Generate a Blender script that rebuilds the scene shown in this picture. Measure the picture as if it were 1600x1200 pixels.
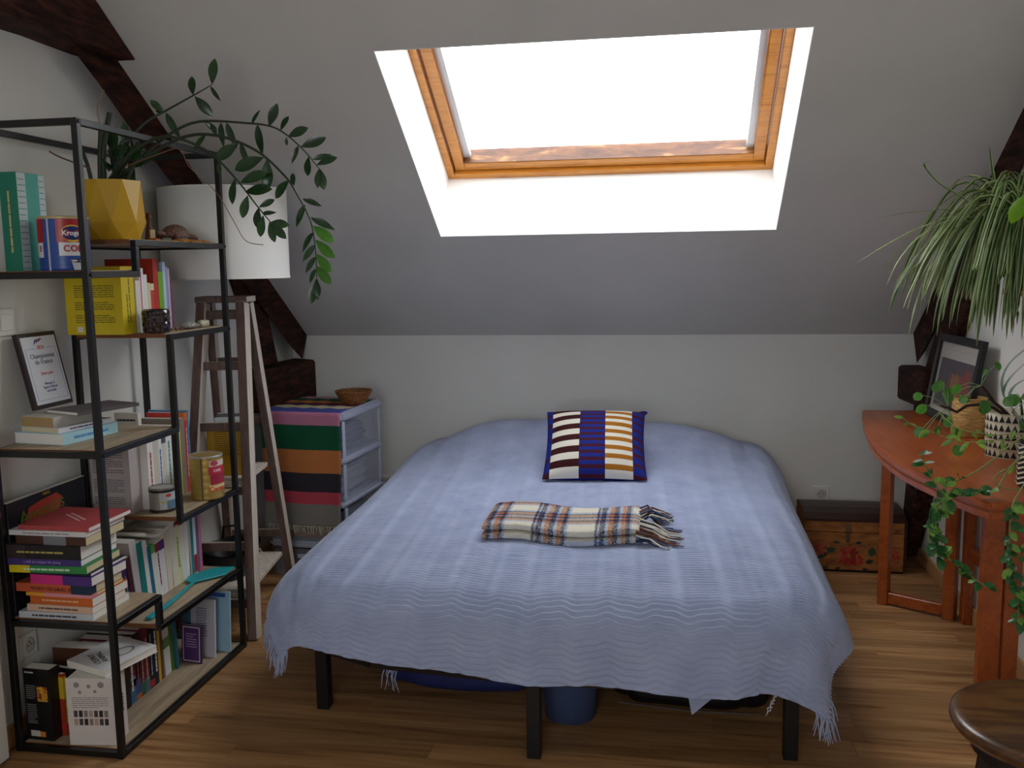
import bpy, bmesh, math, random
from math import sin, cos, pi, radians, sqrt, atan2
from mathutils import Vector, Matrix, Euler
random.seed(7)
SC = bpy.context.scene
COL = SC.collection
for o in list(bpy.data.objects): bpy.data.objects.remove(o)

# ------------------------------------------------------------------ camera
CAMH = 1.55
cam_d = bpy.data.cameras.new('camera'); cam = bpy.data.objects.new('camera', cam_d); COL.objects.link(cam)
yaw, pitch, roll, FPX = .166154, .128548, -.01519, 1429.45
f_ = Vector((-sin(yaw)*cos(pitch), cos(yaw)*cos(pitch), -sin(pitch)))
r0 = Vector((cos(yaw), sin(yaw), 0)); u0 = r0.cross(f_)
r_ = cos(roll)*r0 + sin(roll)*u0; u_ = -sin(roll)*r0 + cos(roll)*u0
cam.matrix_world = Matrix(((r_.x, u_.x, -f_.x, 0), (r_.y, u_.y, -f_.y, 0), (r_.z, u_.z, -f_.z, CAMH), (0, 0, 0, 1)))
cam_d.sensor_fit = 'HORIZONTAL'; cam_d.sensor_width = 36; cam_d.lens = FPX*36/1600
cam_d.clip_start = .05
SC.camera = cam

# ------------------------------------------------------------------ world, light, exposure
W = bpy.data.worlds.new('overcast_sky'); SC.world = W; W.use_nodes = True
wn = W.node_tree; wn.nodes.clear()
wo = wn.nodes.new('ShaderNodeOutputWorld'); wb = wn.nodes.new('ShaderNodeBackground')
wb.inputs[0].default_value = (.93, .97, 1.0, 1); wb.inputs[1].default_value = 9.0
wn.links.new(wb.outputs[0], wo.inputs[0])
SLOPE = .594368; TS = math.tan(SLOPE); KNZ = 1.168; KNY = 5.0       # sloped ceiling: z = KNZ + (KNY-y)*TS
def zc(y): return KNZ + (KNY-y)*TS
def area_portal(name, loc, rot, sx, sy):
    l = bpy.data.lights.new(name, 'AREA'); l.shape = 'RECTANGLE'; l.size = sx; l.size_y = sy
    l.cycles.is_portal = True
    o = bpy.data.objects.new(name, l); COL.objects.link(o); o.location = loc; o.rotation_euler = rot
nrm = Vector((0, sin(SLOPE), cos(SLOPE)))
pc = Vector((-.27, 3.76, zc(3.76))) + nrm*.42
area_portal('skylight_portal', pc, Euler((-SLOPE, 0, 0)), 1.55, 1.2)
area_portal('added_window_portal', (-.4, -1.08, 1.55), Euler((radians(90), 0, 0)), 1.3, 1.2)  # guides sky light through the added rear window
vs = SC.view_settings; vs.view_transform = 'Standard'; vs.look = 'None'; vs.gamma = 1; vs.use_curve_mapping = False
vs.exposure = -0.24
SC.cycles.max_bounces = 10; SC.cycles.diffuse_bounces = 6; SC.cycles.transparent_max_bounces = 16

# ------------------------------------------------------------------ materials
def lin(c):
    if isinstance(c, str):
        c = c.lstrip('#'); c = [int(c[i:i+2], 16)/255 for i in (0, 2, 4)]
    return tuple((v/12.92 if v <= .04045 else ((v+.055)/1.055)**2.4) for v in c) + (1,)
MC = {}
def mat(color, rough=.7, metal=0, spec=.5, name=None, coat=0):
    key = (str(color), rough, metal, spec, coat)
    if key in MC: return MC[key]
    m = bpy.data.materials.new(name or 'surface'); m.use_nodes = True
    b = m.node_tree.nodes['Principled BSDF']
    b.inputs['Base Color'].default_value = lin(color); b.inputs['Roughness'].default_value = rough
    b.inputs['Metallic'].default_value = metal; b.inputs['Specular IOR Level'].default_value = spec
    b.inputs['Coat Weight'].default_value = coat
    MC[key] = m
    return m
def nmat(name, rough=.7, metal=0, spec=.5):
    m = bpy.data.materials.new(name); m.use_nodes = True
    b = m.node_tree.nodes['Principled BSDF']; b.inputs['Roughness'].default_value = rough
    b.inputs['Metallic'].default_value = metal; b.inputs['Specular IOR Level'].default_value = spec
    return m, m.node_tree, b
def N(t, typ, **k):
    n = t.nodes.new(typ)
    for a, v in k.items(): setattr(n, a, v)
    return n
def coords(t, scale=(1, 1, 1), kind='Object', rot=(0, 0, 0)):
    c = N(t, 'ShaderNodeTexCoord'); mp = N(t, 'ShaderNodeMapping')
    mp.inputs['Scale'].default_value = scale; mp.inputs['Rotation'].default_value = rot
    t.links.new(c.outputs[kind], mp.inputs[0]); return mp.outputs[0]
def ramp(t, fac, stops, interp='LINEAR'):
    r = N(t, 'ShaderNodeValToRGB'); r.color_ramp.interpolation = interp
    e = r.color_ramp.elements
    while len(e) < len(stops): e.new(.5)
    for i, (p, c) in enumerate(stops): e[i].position = p; e[i].color = lin(c)
    t.links.new(fac, r.inputs[0]); return r.outputs[0]
def noise(t, vec, scale=5, detail=4, rough=.55, dist=0):
    n = N(t, 'ShaderNodeTexNoise'); n.inputs['Scale'].default_value = scale
    n.inputs['Detail'].default_value = detail; n.inputs['Roughness'].default_value = rough
    n.inputs['Distortion'].default_value = dist
    t.links.new(vec, n.inputs['Vector']); return n.outputs[0]
def bump(t, b, h, strength=.3, dist=.01):
    n = N(t, 'ShaderNodeBump'); n.inputs['Strength'].default_value = strength; n.inputs['Distance'].default_value = dist
    t.links.new(h, n.inputs['Height']); t.links.new(n.outputs[0], b.inputs['Normal'])
def plaster(name, c1, c2):
    m, t, b = nmat(name, .85, 0, .2)
    v = coords(t); n = noise(t, v, 1.6, 3)
    t.links.new(ramp(t, n, [(.3, c1), (.7, c2)]), b.inputs[0])
    bump(t, b, noise(t, v, 60, 3), .05, .004); return m
def wood(name, cols, scale, rough=.5, stretch=14, axis=0, bmp=.1, coat=0, rnd=False, spec=.5):
    m, t, b = nmat(name, rough, 0, spec); b.inputs['Coat Weight'].default_value = coat
    s = [stretch, stretch, stretch]; s[axis] = 1
    v = coords(t, tuple(s))
    if rnd:
        oi = N(t, 'ShaderNodeObjectInfo'); add = N(t, 'ShaderNodeVectorMath', operation='ADD'); sc = N(t, 'ShaderNodeVectorMath', operation='SCALE')
        cx = N(t, 'ShaderNodeCombineXYZ')
        for i in range(3): t.links.new(oi.outputs['Random'], cx.inputs[i])
        t.links.new(cx.outputs[0], sc.inputs[0]); sc.inputs['Scale'].default_value = 70
        t.links.new(v, add.inputs[0]); t.links.new(sc.outputs[0], add.inputs[1]); v = add.outputs[0]
    n = noise(t, v, scale, 5, .6, .6)
    c = ramp(t, n, [(p, q) for p, q in zip([.28+.44*i/(len(cols)-1) for i in range(len(cols))], cols)])
    if rnd:
        h = N(t, 'ShaderNodeHueSaturation'); mr = N(t, 'ShaderNodeMapRange')
        mr.inputs['To Min'].default_value = .8; mr.inputs['To Max'].default_value = 1.16
        t.links.new(oi.outputs['Random'], mr.inputs[0]); t.links.new(mr.outputs[0], h.inputs['Value']); t.links.new(c, h.inputs['Color']); c = h.outputs[0]
    t.links.new(c, b.inputs[0]); bump(t, b, n, bmp, .003)
    return m
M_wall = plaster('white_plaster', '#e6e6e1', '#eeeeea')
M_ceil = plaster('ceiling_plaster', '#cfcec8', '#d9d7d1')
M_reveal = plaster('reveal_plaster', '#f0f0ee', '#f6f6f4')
M_floor = wood('floor_laminate', ['#74502f', '#9d7248', '#b0865a', '#bd9468'], 2.0, .38, 18, 0, .03, 0, True, .35)
M_base = wood('baseboard_laminate', ['#a87a4e', '#bb8d5f', '#c99c6c'], 3, .5, 12, 1, .03)
M_beam = wood('dark_beam', ['#150a08', '#28140f', '#45241a', '#5a3022'], 7, .75, 5, 1, 1.0, 0, False, .2)
M_pine = wood('window_pine', ['#a5611a', '#c07a26', '#cf8a33', '#b06a1e'], 4, .35, 10, 0, .05, .3)
M_pinew = wood('worn_pine', ['#3a1d0e', '#54301a', '#6e4424', '#b88850'], 6, .5, 4, 0, .2)
M_black = mat('#0c0c0e', .40, 0, .5, 'black_metal')
M_shelfw = wood('shelf_board', ['#8b7a64', '#a08d74', '#b3a085', '#98856c'], 3, .6, 14, 1, .06)
M_shelfe = mat('#7a4a26', .6)
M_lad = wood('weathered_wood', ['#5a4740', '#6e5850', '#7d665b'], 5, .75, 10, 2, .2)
M_ladl = wood('pale_skylit_wood', ['#c2b3a6', '#d6c9bd', '#e2d8cd'], 5, .75, 10, 2, .2)  # pale step boards, and skylight painted onto the other ladder parts
M_cherry = wood('cherry_wood', ['#813a15', '#9a4a1e', '#a95626', '#92451a'], 3, .34, 10, 1, .03, .1)
M_stool = wood('walnut_stool', ['#2e1a10', '#4d3019', '#6b4827', '#553619'], 4, .3, 5, 0, .05, .2)
M_paper = mat('#e8e4dc', .85, 0, .2, 'paper'); M_cream = mat('#d9cba6', .85, 0, .2, 'cream_paper'); M_kraft = mat('#b09468', .85, 0, .2)
M_white = mat('#eceae6', .5); M_ink = mat('#303036', .8); M_inkl = mat('#8f8e90', .8)
M_gold = mat('#c9a24a', .4, .6); M_plastic = mat('#ecebe6', .35, 0, .5, 'white_plastic')

# ------------------------------------------------------------------ mesh building
class MB:
    def __init__(s): s.v = []; s.f = []; s.m = []; s.sm = []
    def add(s, vs, fs, mi=0, smooth=False):
        o = len(s.v); s.v += [tuple(v) for v in vs]
        for f in fs: s.f.append([i+o for i in f]); s.m.append(mi); s.sm.append(smooth)
        return s
    def box(s, x0, x1, y0, y1, z0, z1, mi=0, M=None):
        vs = [Vector((x, y, z)) for z in (z0, z1) for y in (y0, y1) for x in (x0, x1)]
        if M is not None: vs = [M @ v for v in vs]
        return s.add(vs, [(0, 2, 3, 1), (4, 5, 7, 6), (0, 1, 5, 4), (2, 6, 7, 3), (0, 4, 6, 2), (1, 3, 7, 5)], mi)
    def prism(s, poly, axis, a, b, mi=0):
        n = len(poly)
        def P(p, t):
            if axis == 0: return (t, p[0], p[1])
            if axis == 1: return (p[0], t, p[1])
            return (p[0], p[1], t)
        vs = [P(p, a) for p in poly] + [P(p, b) for p in poly]
        return s.add(vs, [tuple(range(n))[::-1], tuple(range(n, 2*n))] + [(i, (i+1) % n, (i+1) % n+n, i+n) for i in range(n)], mi)
    def hexa(s, p, mi=0):     # 8 points: bottom 4, top 4
        return s.add(p, [(3, 2, 1, 0), (4, 5, 6, 7), (0, 1, 5, 4), (1, 2, 6, 5), (2, 3, 7, 6), (3, 0, 4, 7)], mi)
    def bar(s, a, b, w, h=None, up=(0, 0, 1), mi=0, w2=None, h2=None):
        a = Vector(a); b = Vector(b); h = h or w; d = (b-a).normalized(); up = Vector(up)
        if abs(d.dot(up)) > .98: up = Vector((0, 1, 0))
        x = d.cross(up).normalized(); y = x.cross(d).normalized(); w2 = w2 or w; h2 = h2 or h
        vs = [a-x*w/2-y*h/2, a+x*w/2-y*h/2, a+x*w/2+y*h/2, a-x*w/2+y*h/2, b-x*w2/2-y*h2/2, b+x*w2/2-y*h2/2, b+x*w2/2+y*h2/2, b-x*w2/2+y*h2/2]
        return s.hexa(vs, mi)
    def tube(s, pts, r, n=8, mi=0, cap=True):
        pts = [Vector(p) for p in pts]; k = len(pts); rr = r if isinstance(r, (list, tuple)) else [r]*k
        vs = []; prev = None
        for i, p in enumerate(pts):
            d = (pts[min(i+1, k-1)]-pts[max(i-1, 0)]).normalized()
            if prev is None: x = d.orthogonal().normalized()
            else: x = (prev-d*prev.dot(d)).normalized()
            prev = x; y = d.cross(x)
            for j in range(n):
                a = 2*pi*j/n; vs.append(p+(x*cos(a)+y*sin(a))*rr[i])
        fs = [(i*n+j, i*n+(j+1) % n, (i+1)*n+(j+1) % n, (i+1)*n+j) for i in range(k-1) for j in range(n)]
        s.add(vs, fs, mi, True)
        if cap: s.add(vs[:n], [tuple(range(n))[::-1]], mi); s.add(vs[-n:], [tuple(range(n))], mi)
        return s
    def lathe(s, prof, n=32, c=(0, 0, 0), mi=0, smooth=True, capb=True, capt=True, sx=1, sy=1, ph=0):
        vs = [(c[0]+r*cos(2*pi*j/n+ph)*sx, c[1]+r*sin(2*pi*j/n+ph)*sy, c[2]+z) for r, z in prof for j in range(n)]
        k = len(prof)
        s.add(vs, [(i*n+j, i*n+(j+1) % n, (i+1)*n+(j+1) % n, (i+1)*n+j) for i in range(k-1) for j in range(n)], mi, smooth)
        if capb: s.add(vs[:n], [tuple(range(n))[::-1]], mi)
        if capt: s.add(vs[-n:], [tuple(range(n))], mi)
        return s
    def grid(s, fn, nu, nv, mi=0, smooth=True, mfn=None):
        vs = [fn(i/nu, j/nv) for j in range(nv+1) for i in range(nu+1)]
        o = len(s.v); s.v += [tuple(v) for v in vs]
        for j in range(nv):
            for i in range(nu):
                a = o+j*(nu+1)+i
                s.f.append([a, a+1, a+nu+2, a+nu+1]); s.m.append(mfn((i+.5)/nu, (j+.5)/nv) if mfn else mi); s.sm.append(smooth)
        return s
    def mesh(s, name, mats, bevel=0, recalc=True, seg=1):
        me = bpy.data.meshes.new(name); me.from_pydata(s.v, [], s.f)
        for m in (mats if isinstance(mats, (list, tuple)) else [mats]): me.materials.append(m)
        me.polygons.foreach_set('material_index', s.m); me.polygons.foreach_set('use_smooth', s.sm)
        if bevel or recalc:
            bm = bmesh.new(); bm.from_mesh(me)
            if bevel:
                bmesh.ops.remove_doubles(bm, verts=bm.verts, dist=1e-5)
                eds = [e for e in bm.edges if len(e.link_faces) == 2 and e.calc_face_angle(0) > .5]
                bmesh.ops.bevel(bm, geom=eds, offset=bevel, segments=seg, affect='EDGES', clamp_overlap=True)
            if recalc: bmesh.ops.recalc_face_normals(bm, faces=bm.faces)
            bm.to_mesh(me); bm.free()
        me.update(); return me
    def build(s, name, mats, parent=None, bevel=0, recalc=True, label=None, seg=1):
        o = bpy.data.objects.new(name, s.mesh(name, mats, bevel, recalc, seg)); COL.objects.link(o)
        if parent is not None: o.parent = parent
        if label: o['label'] = label
        return o
def tag(o, label=None, cat=None, group=None, kind=None):
    if label: o['label'] = label
    if cat: o['category'] = cat
    if group: o['group'] = group
    if kind: o['kind'] = kind
    return o
def thing(name, label, cat, loc=(0, 0, 0), rot=(0, 0, 0), group=None):
    o = bpy.data.objects.new(name, None); COL.objects.link(o); o.empty_display_size = .05
    if isinstance(rot, Matrix): o.matrix_world = Matrix.Translation(Vector(loc)) @ rot.to_4x4()
    else:
        o.location = loc; o.rotation_euler = rot if not isinstance(rot, (int, float)) else (0, 0, rot)
    return tag(o, label, cat, group)
def struct(o): o['kind'] = 'structure'; return o
def text(s, size, m, parent, M, name='lettering', ext=.0004, align='CENTER', xs=1, bold=0):
    c = bpy.data.curves.new('t', 'FONT'); c.body = s; c.size = size; c.align_x = align; c.align_y = 'CENTER'
    c.resolution_u = 2; c.extrude = ext; c.offset = bold*size; c.space_line = .9
    t = bpy.data.objects.new('t', c); COL.objects.link(t)
    me = bpy.data.meshes.new_from_object(t.evaluated_get(bpy.context.evaluated_depsgraph_get())); me.materials.clear(); me.materials.append(m)
    me.transform(M @ Matrix.Diagonal((xs, 1, 1, 1)))
    bpy.data.objects.remove(t); bpy.data.curves.remove(c)
    o = bpy.data.objects.new(name, me); COL.objects.link(o); o.parent = parent; return o
def frameM(o, x, y):          # matrix with local X, Y axes given, origin o: text plane faces x cross y
    x = Vector(x).normalized(); y = Vector(y).normalized(); z = x.cross(y)
    return Matrix(((x.x, y.x, z.x, o[0]), (x.y, y.y, z.y, o[1]), (x.z, y.z, z.z, o[2]), (0, 0, 0, 1)))
def print_lines(parent, M, w, h, n, m, fill=.45, name='printed_text', gap=.9):
    b = MB(); rnd = random.Random(n*7+int(w*1000))
    for i in range(n):
        y = h/2-(i+.5)*h/n; x = -w/2; end = w/2 if rnd.random() < .8 else w*rnd.uniform(-.1, .4)
        while x < end-.001:
            l = min(rnd.uniform(.06, .2)*w, end-x)
            p = [M @ Vector(q) for q in ((x, y-h/n*fill/2, 0), (x+l, y-h/n*fill/2, 0), (x+l, y+h/n*fill/2, 0), (x, y+h/n*fill/2, 0))]
            b.add(p, [(0, 1, 2, 3)]); x += l+w*.018
    return b.build(name, m, parent, recalc=False)
# ------------------------------------------------------------------ room shell
XL, XR, YB = -2.12, 1.315, -1.2
fl = struct(MB().box(XL-.1, XR+.1, YB-.1, KNY+.1, -.12, -.012).build('floor', mat('#5b3a22', .8)))
PW = .098; row = 0; y = KNY; rnd = random.Random(3)
plank_cache = {}
while y > 1.9:
    y0 = y-PW; x = XL-rnd.uniform(0, .9)
    while x < XR:
        L = rnd.choice((.75, .9, 1.05, 1.2)); a, b_ = max(x, XL), min(x+L, XR)
        if b_-a > .02:
            o = MB().box(a+.0004, b_-.0004, y0+.0004, y-.0004, -.012, 0).build('plank', M_floor, fl)
        x += L
    y = y0
MB().box(XL, XR, YB, y, -.012, 0).build('far_flooring', M_floor, fl)
TOPZ = zc(2.2)
wb_ = struct(MB().box(XL-.1, XR+.1, KNY, KNY+.1, 0, KNZ+.2).build('wall_back', M_wall))
def side(name, xa, xb):
    return struct(MB().prism([(YB-.1, 0), (KNY+.1, 0), (KNY+.1, 1.3), (2.2, TOPZ+.25), (YB-.1, TOPZ+.25)], 0, xa, xb).build(name, M_wall))
wl = side('wall_left', XL-.1, XL); wr = side('wall_right', XR, XR+.1)
# wall behind the camera, with an opening for the added fill window
b = MB(); WX0, WX1, WZ0, WZ1 = -1.05, .25, .95, 2.15
b.box(XL, WX0, YB-.1, YB, 0, TOPZ); b.box(WX1, XR, YB-.1, YB, 0, TOPZ); b.box(WX0, WX1, YB-.1, YB, 0, WZ0); b.box(WX0, WX1, YB-.1, YB, WZ1, TOPZ)
struct(b.build('wall_front', M_wall))
# sloped ceiling with skylight shaft: slab pieces in (x, up-slope, normal) space
O = Vector((0, KNY, KNZ)); U = Vector((0, -cos(SLOPE), sin(SLOPE))); NN = Vector((0, sin(SLOPE), cos(SLOPE)))
SM = Matrix(((1, 0, 0, 0), (0, U.y, NN.y, O.y), (0, U.z, NN.z, O.z), (0, 0, 0, 1)))
cs = cos(SLOPE); sA, sB, sT = (KNY-4.23)/cs, (KNY-3.29)/cs, (KNY-2.2)/cs
SX0, SX1, SD = -1.04, .487, .42
b = MB()
b.box(XL-.1, XR+.1, 0, sA, 0, SD, 0, SM); b.box(XL-.1, XR+.1, sB, sT, 0, SD, 0, SM)
b.box(XL-.1, SX0, sA, sB, 0, SD, 0, SM); b.box(SX1, XR+.1, sA, sB, 0, SD, 0, SM)
b.box(XL-.1, XR+.1, YB-.1, 2.2, TOPZ, TOPZ+.2)
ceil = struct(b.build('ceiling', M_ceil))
# painted lining of the skylight shaft
e = .004; b = MB()
b.box(SX0, SX0+e, sA, sB, .0, .34, 0, SM); b.box(SX1-e, SX1, sA, sB, .0, .34, 0, SM)
b.box(SX0+e, SX1-e, sA, sA+e, .0, .34, 0, SM); b.box(SX0+e, SX1-e, sB-e, sB, .0, .34, 0, SM)
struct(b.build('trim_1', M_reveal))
# skylight window
def ring(b, x0, x1, s0, s1, w, n0, n1, mi=0):
    b.box(x0, x0+w, s0, s1, n0, n1, mi, SM); b.box(x1-w, x1, s0, s1, n0, n1, mi, SM)
    b.box(x0+w, x1-w, s0, s0+w, n0, n1, mi, SM); b.box(x0+w, x1-w, s1-w, s1, n0, n1, mi, SM)
w1 = MB(); ring(w1, SX0+.004, SX1-.004, sA+.004, sB-.004, .035, .335, .46)
win = struct(w1.build('window_1', M_pine, bevel=.003))
fw = MB(); ring(fw, SX0+.043, SX1-.043, sA+.043, sB-.043, .05, .355, .44); sash = fw.build('sash', M_pine, win, bevel=.004)
MB().box(SX0+.095, SX1-.095, sA+.0935, sA+.096, .357, .439, 0, SM).build('worn_sill_face', M_pinew, sash)
b = MB(); b.box(SX0+.0935, SX0+.126, sA+.1, sB-.1, .385, .41, 0, SM); b.build('blind_rail', mat('#c9ced4', .35, .3), sash)
b = MB(); b.box(SX1-.126, SX1-.0935, sA+.1, sB-.1, .385, .41, 0, SM); b.build('blind_rail', mat('#c9ced4', .35, .3), sash)
def glass_mat():
    m = bpy.data.materials.new('window_glass'); m.use_nodes = True; t = m.node_tree; t.nodes.clear()
    o = N(t, 'ShaderNodeOutputMaterial'); mx = N(t, 'ShaderNodeMixShader'); tr = N(t, 'ShaderNodeBsdfTransparent'); gl = N(t, 'ShaderNodeBsdfGlossy'); lw = N(t, 'ShaderNodeLayerWeight'); pw_ = N(t, 'ShaderNodeMath', operation='POWER'); pw_.inputs[1].default_value = 5; t.links.new(lw.outputs['Facing'], pw_.inputs[0]); fr = N(t, 'ShaderNodeMath', operation='MULTIPLY_ADD'); fr.inputs[1].default_value = .5; fr.inputs[2].default_value = .03; t.links.new(pw_.outputs[0], fr.inputs[0])
    gl.inputs['Roughness'].default_value = .02
    t.links.new(fr.outputs[0], mx.inputs[0]); t.links.new(tr.outputs[0], mx.inputs[1]); t.links.new(gl.outputs[0], mx.inputs[2]); t.links.new(mx.outputs[0], o.inputs[0]); return m
M_glass = glass_mat()
MB().box(SX0+.09, SX1-.09, sA+.09, sB-.09, .415, .421, 0, SM).build('pane', M_glass, sash)
# rear window, unseen: added to let fill light in from behind
w2 = MB()
for (a, c, z0, z1) in ((WX0, WX0+.06, WZ0, WZ1), (WX1-.06, WX1, WZ0, WZ1), (WX0+.06, WX1-.06, WZ0, WZ0+.06), (WX0+.06, WX1-.06, WZ1-.06, WZ1), (-.43, -.37, WZ0+.06, WZ1-.06)):
    w2.box(a, c, YB-.08, YB-.03, z0, z1)
w2o = struct(w2.build('added_fill_window', M_white)); MB().box(WX0+.05, WX1-.05, YB-.06, YB-.054, WZ0+.05, WZ1-.05).build('pane', M_glass, w2o)
# baseboards
struct(MB().box(XR-.014, XR, YB, KNY-.0, .001, .075).build('baseboard_right', M_base, bevel=.003))
struct(MB().box(XL, XL+.014, YB, KNY, .001, .075).build('baseboard_left', M_base, bevel=.003))
struct(MB().box(XL+.015, XR-.015, KNY-.014, KNY, .001, .075).build('baseboard_back', wood('baseboard_laminate_back', ['#a87a4e', '#bb8d5f', '#c99c6c'], 3, .5, 12, 0, .03), bevel=.003))
# open white door leaf at the left edge of the view
d1 = struct(MB().box(-2.105, -2.062, 1.55, 2.452, .01, 2.0).build('door_1', mat('#dcdcd8', .5), bevel=.003))
b = MB(); b.lathe([(.004, 0), (.014, .002), (.014, .006), (.007, .01), (.007, .05), (.014, .058), (.016, .07), (.012, .08), (.003, .084)], 20)
k = b.build('door_knob', mat('#9a9a98', .25, .9), d1); k.matrix_world = Matrix.Translation((-2.062, 2.400, .825)) @ Matrix.Rotation(radians(90), 4, 'Y')

# ------------------------------------------------------------------ roof timbers
def timber(b, poly_fn_pts, xa, xb): b.prism(poly_fn_pts, 0, xa, xb)
def offs(y, d):        # point on the slope at y, moved d into the room
    return (y-NN.y*d, zc(y)-NN.z*d)
def hewn(name, label, xi, xw, ya, yb, d, dw):       # rafter along the slope, hewn underside
    sgn = 1; b = MB(); n = 14; rnd = random.Random(int(abs(xi)*100)+int(ya*10)); vs = []; rings = []
    for i in range(n+1):
        y = ya+(yb-ya)*i/n; j = rnd.uniform(-.008, .008); j2 = rnd.uniform(-.004, .004)
        p0 = offs(y, -.0); p1 = offs(y, d+j); p2 = offs(y, dw+j)
        vs += [(xi+j2*.0, p0[0], p0[1]), (xi+j2, p1[0], p1[1]), (xw, p2[0], p2[1]), (xw, p0[0], p0[1])]
    fs = [(4*i+k, 4*i+(k+1) % 4, 4*(i+1)+(k+1) % 4, 4*(i+1)+k) for i in range(n) for k in range(4)] + [(0, 1, 2, 3), (4*n+3, 4*n+2, 4*n+1, 4*n)]
    b.add(vs, fs); o = b.build(name, M_beam); return tag(o, label, 'beam')
hewn('rafter', 'dark hewn rafter running down the left wall behind the big white lampshade', -2.03, XL, 3.10, 4.995, .165, .06)
hewn('rafter', 'dark rafter at the right edge running down behind the spider plant', 1.268, XR, 2.3, 4.995, .17, .10)
# collar beam top left
b = MB(); zt = 2.33; pts = [(3.275, zt+.004)]; rnd = random.Random(5)
for y in [3.1, 3.0, 2.95, 2.85, 2.7, 2.5, 2.2]: pts.append((y, zt+rnd.uniform(-.012, .006)-(3.1-y)*.01))
pts += [(2.2, zc(2.2)-.12), (2.28, zc(2.28)-.004)]
b.prism([(y, z) for y, z in pts], 0, XL, -1.955)
tag(b.build('collar_beam', M_beam, bevel=.004), 'heavy dark tie beam in the top left corner of the photo', 'beam')
# left brace, curved
b = MB()
outer = [(4.18, 1.62), (4.24, 1.50), (4.33, 1.36), (4.40, 1.24), (4.43, 1.05)]
inner = [(4.62, 1.05), (4.585, 1.15), (4.54, 1.27), (4.48, 1.42)]
b.prism(outer+inner, 0, XL, -2.045)
tag(b.build('brace', M_beam, bevel=.006), 'curved reddish brown brace between the left rafter and the stub beam', 'beam')
b = MB(); vs = [(-1.985, 4.30, .83), (-1.985, 4.998, .81), (XL, 4.998, .80), (XL, 4.34, .82), (-1.985, 4.32, 1.045), (-1.985, 4.998, 1.03), (XL, 4.998, 1.04), (XL, 4.30, 1.05)]
b.hexa(vs); tag(b.build('tie_stub', M_beam, bevel=.012), 'dark stub beam above the striped cloth, jutting from the left corner', 'beam')
# right stub, brace and post
b = MB(); b.hexa([(1.20, 4.52, .85), (1.20, 4.998, .83), (XR, 4.998, .83), (XR, 4.50, .85), (1.20, 4.50, 1.02), (1.20, 4.998, 1.008), (XR, 4.998, 1.01), (XR, 4.50, 1.02)])
tag(b.build('tie_stub', M_beam, bevel=.012), 'dark stub beam behind the picture frame in the right corner', 'beam')
b = MB(); b.prism([(4.50, 1.0), (4.40, 1.12), (4.18, 1.34), (3.95, 1.60), (4.10, 1.66), (4.35, 1.45), (4.62, 1.2), (4.78, 1.0)], 0, 1.27, XR)
tag(b.build('brace', M_beam, bevel=.006), 'dark brace rising behind the picture frame toward the right rafter', 'beam')
b = MB(); b.prism([(4.46, .86), (4.80, .85), (4.97, .02), (4.88, .02), (4.72, .3)], 0, 1.235, XR)
tag(b.build('wall_post', M_beam, bevel=.006), 'dark tapering timber post behind the table, below the right stub beam', 'beam')

# ------------------------------------------------------------------ sockets and switch
def socket(loc, rz, label):
    t = thing('wall_socket', label, 'socket', loc, (0, 0, rz))      # local -Y faces the room
    MB().box(-.04, .04, -.010, 0, -.04, .04).build('plate', M_plastic, t, bevel=.003)
    b = MB(); b.lathe([(.026, 0), (.026, .001), (.022, .0015)], 24); b.lathe([(.020, .0017), (.0195, .0020)], 24)
    d = b.build('socket_well', mat('#cfcdc6', .5), t); d.rotation_euler = (radians(90), 0, 0); d.location = (0, -.010, 0)
    h = MB()
    for x, z in ((-.0095, 0), (.0095, 0), (0, .011)): h.lathe([(.0032, 0), (.0032, .0006)], 10, (x, z, .0023))
    hh = h.build('pin_hole', mat('#1d1b1a', .6), t); hh.rotation_euler = (radians(90), 0, 0); hh.location = (0, -.0100, 0)
    return t
socket((.835, KNY-.0005, .315), 0, 'white wall socket just above the painted chest')
socket((-1.565, KNY-.0005, .315), 0, 'white wall socket between the drawer tower and the bed')
socket((XL+.0005, 2.642, .305), radians(-90), 'white wall socket low on the left wall behind the metal shelf').rotation_euler = (0, 0, radians(90))
t = thing('light_switch', 'white light switch high on the left wall at the photo edge', 'switch', (XL+.0005, 2.66, 1.392), (0, 0, radians(90)))
MB().box(-.045, .045, -.011, 0, -.045, .045).build('plate', M_plastic, t, bevel=.004)
MB().box(-.026, .026, -.016, -.0112, -.027, .027).build('rocker', M_plastic, t, bevel=.002)
# ------------------------------------------------------------------ open metal shelf unit
XF0, XF1, XR0, XR1, YN, YF, T = -1.720, -1.700, -2.083, -2.063, 2.506, 3.395, .02
LV = dict(a=1.552, b=1.652, c=1.33, d=1.0, e=.672, f=.447, g=.342, h=.022)
sh = thing('shelf_unit', 'tall open black metal shelf unit with staggered wooden boards by the left wall', 'shelf', (-1.9, 2.95, 0))
sh0 = Vector((-1.9, 2.95, 0))
def sbox(x0, x1, y0, y1, z0, z1, name='frame_bar', m=M_black, bev=.0015):
    return MB().box(x0-sh0.x, x1-sh0.x, y0-sh0.y, y1-sh0.y, z0, z1).build(name, m, sh, bevel=bev)
for x0, x1 in ((XF0, XF1), (XR0, XR1)):
    for y0, y1 in ((YN, YN+T), (YF-T, YF)): sbox(x0, x1, y0, y1, 0, 2.0, 'post')
    sbox(x0, x1, YN+T, YF-T, 1.98, 2.0, 'top_rail')
for y0 in (YN, YF-T): sbox(XR1, XF0, y0, y0+T, 1.98, 2.0, 'top_rail')
rng = dict(a=(YN, 2.79), b=(2.77, YF), c=(2.95, YF), d=(YN, 2.97), e=(2.945, YF), f=(YN, 2.79), g=(2.77, YF), h=(YN, YF))
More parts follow.
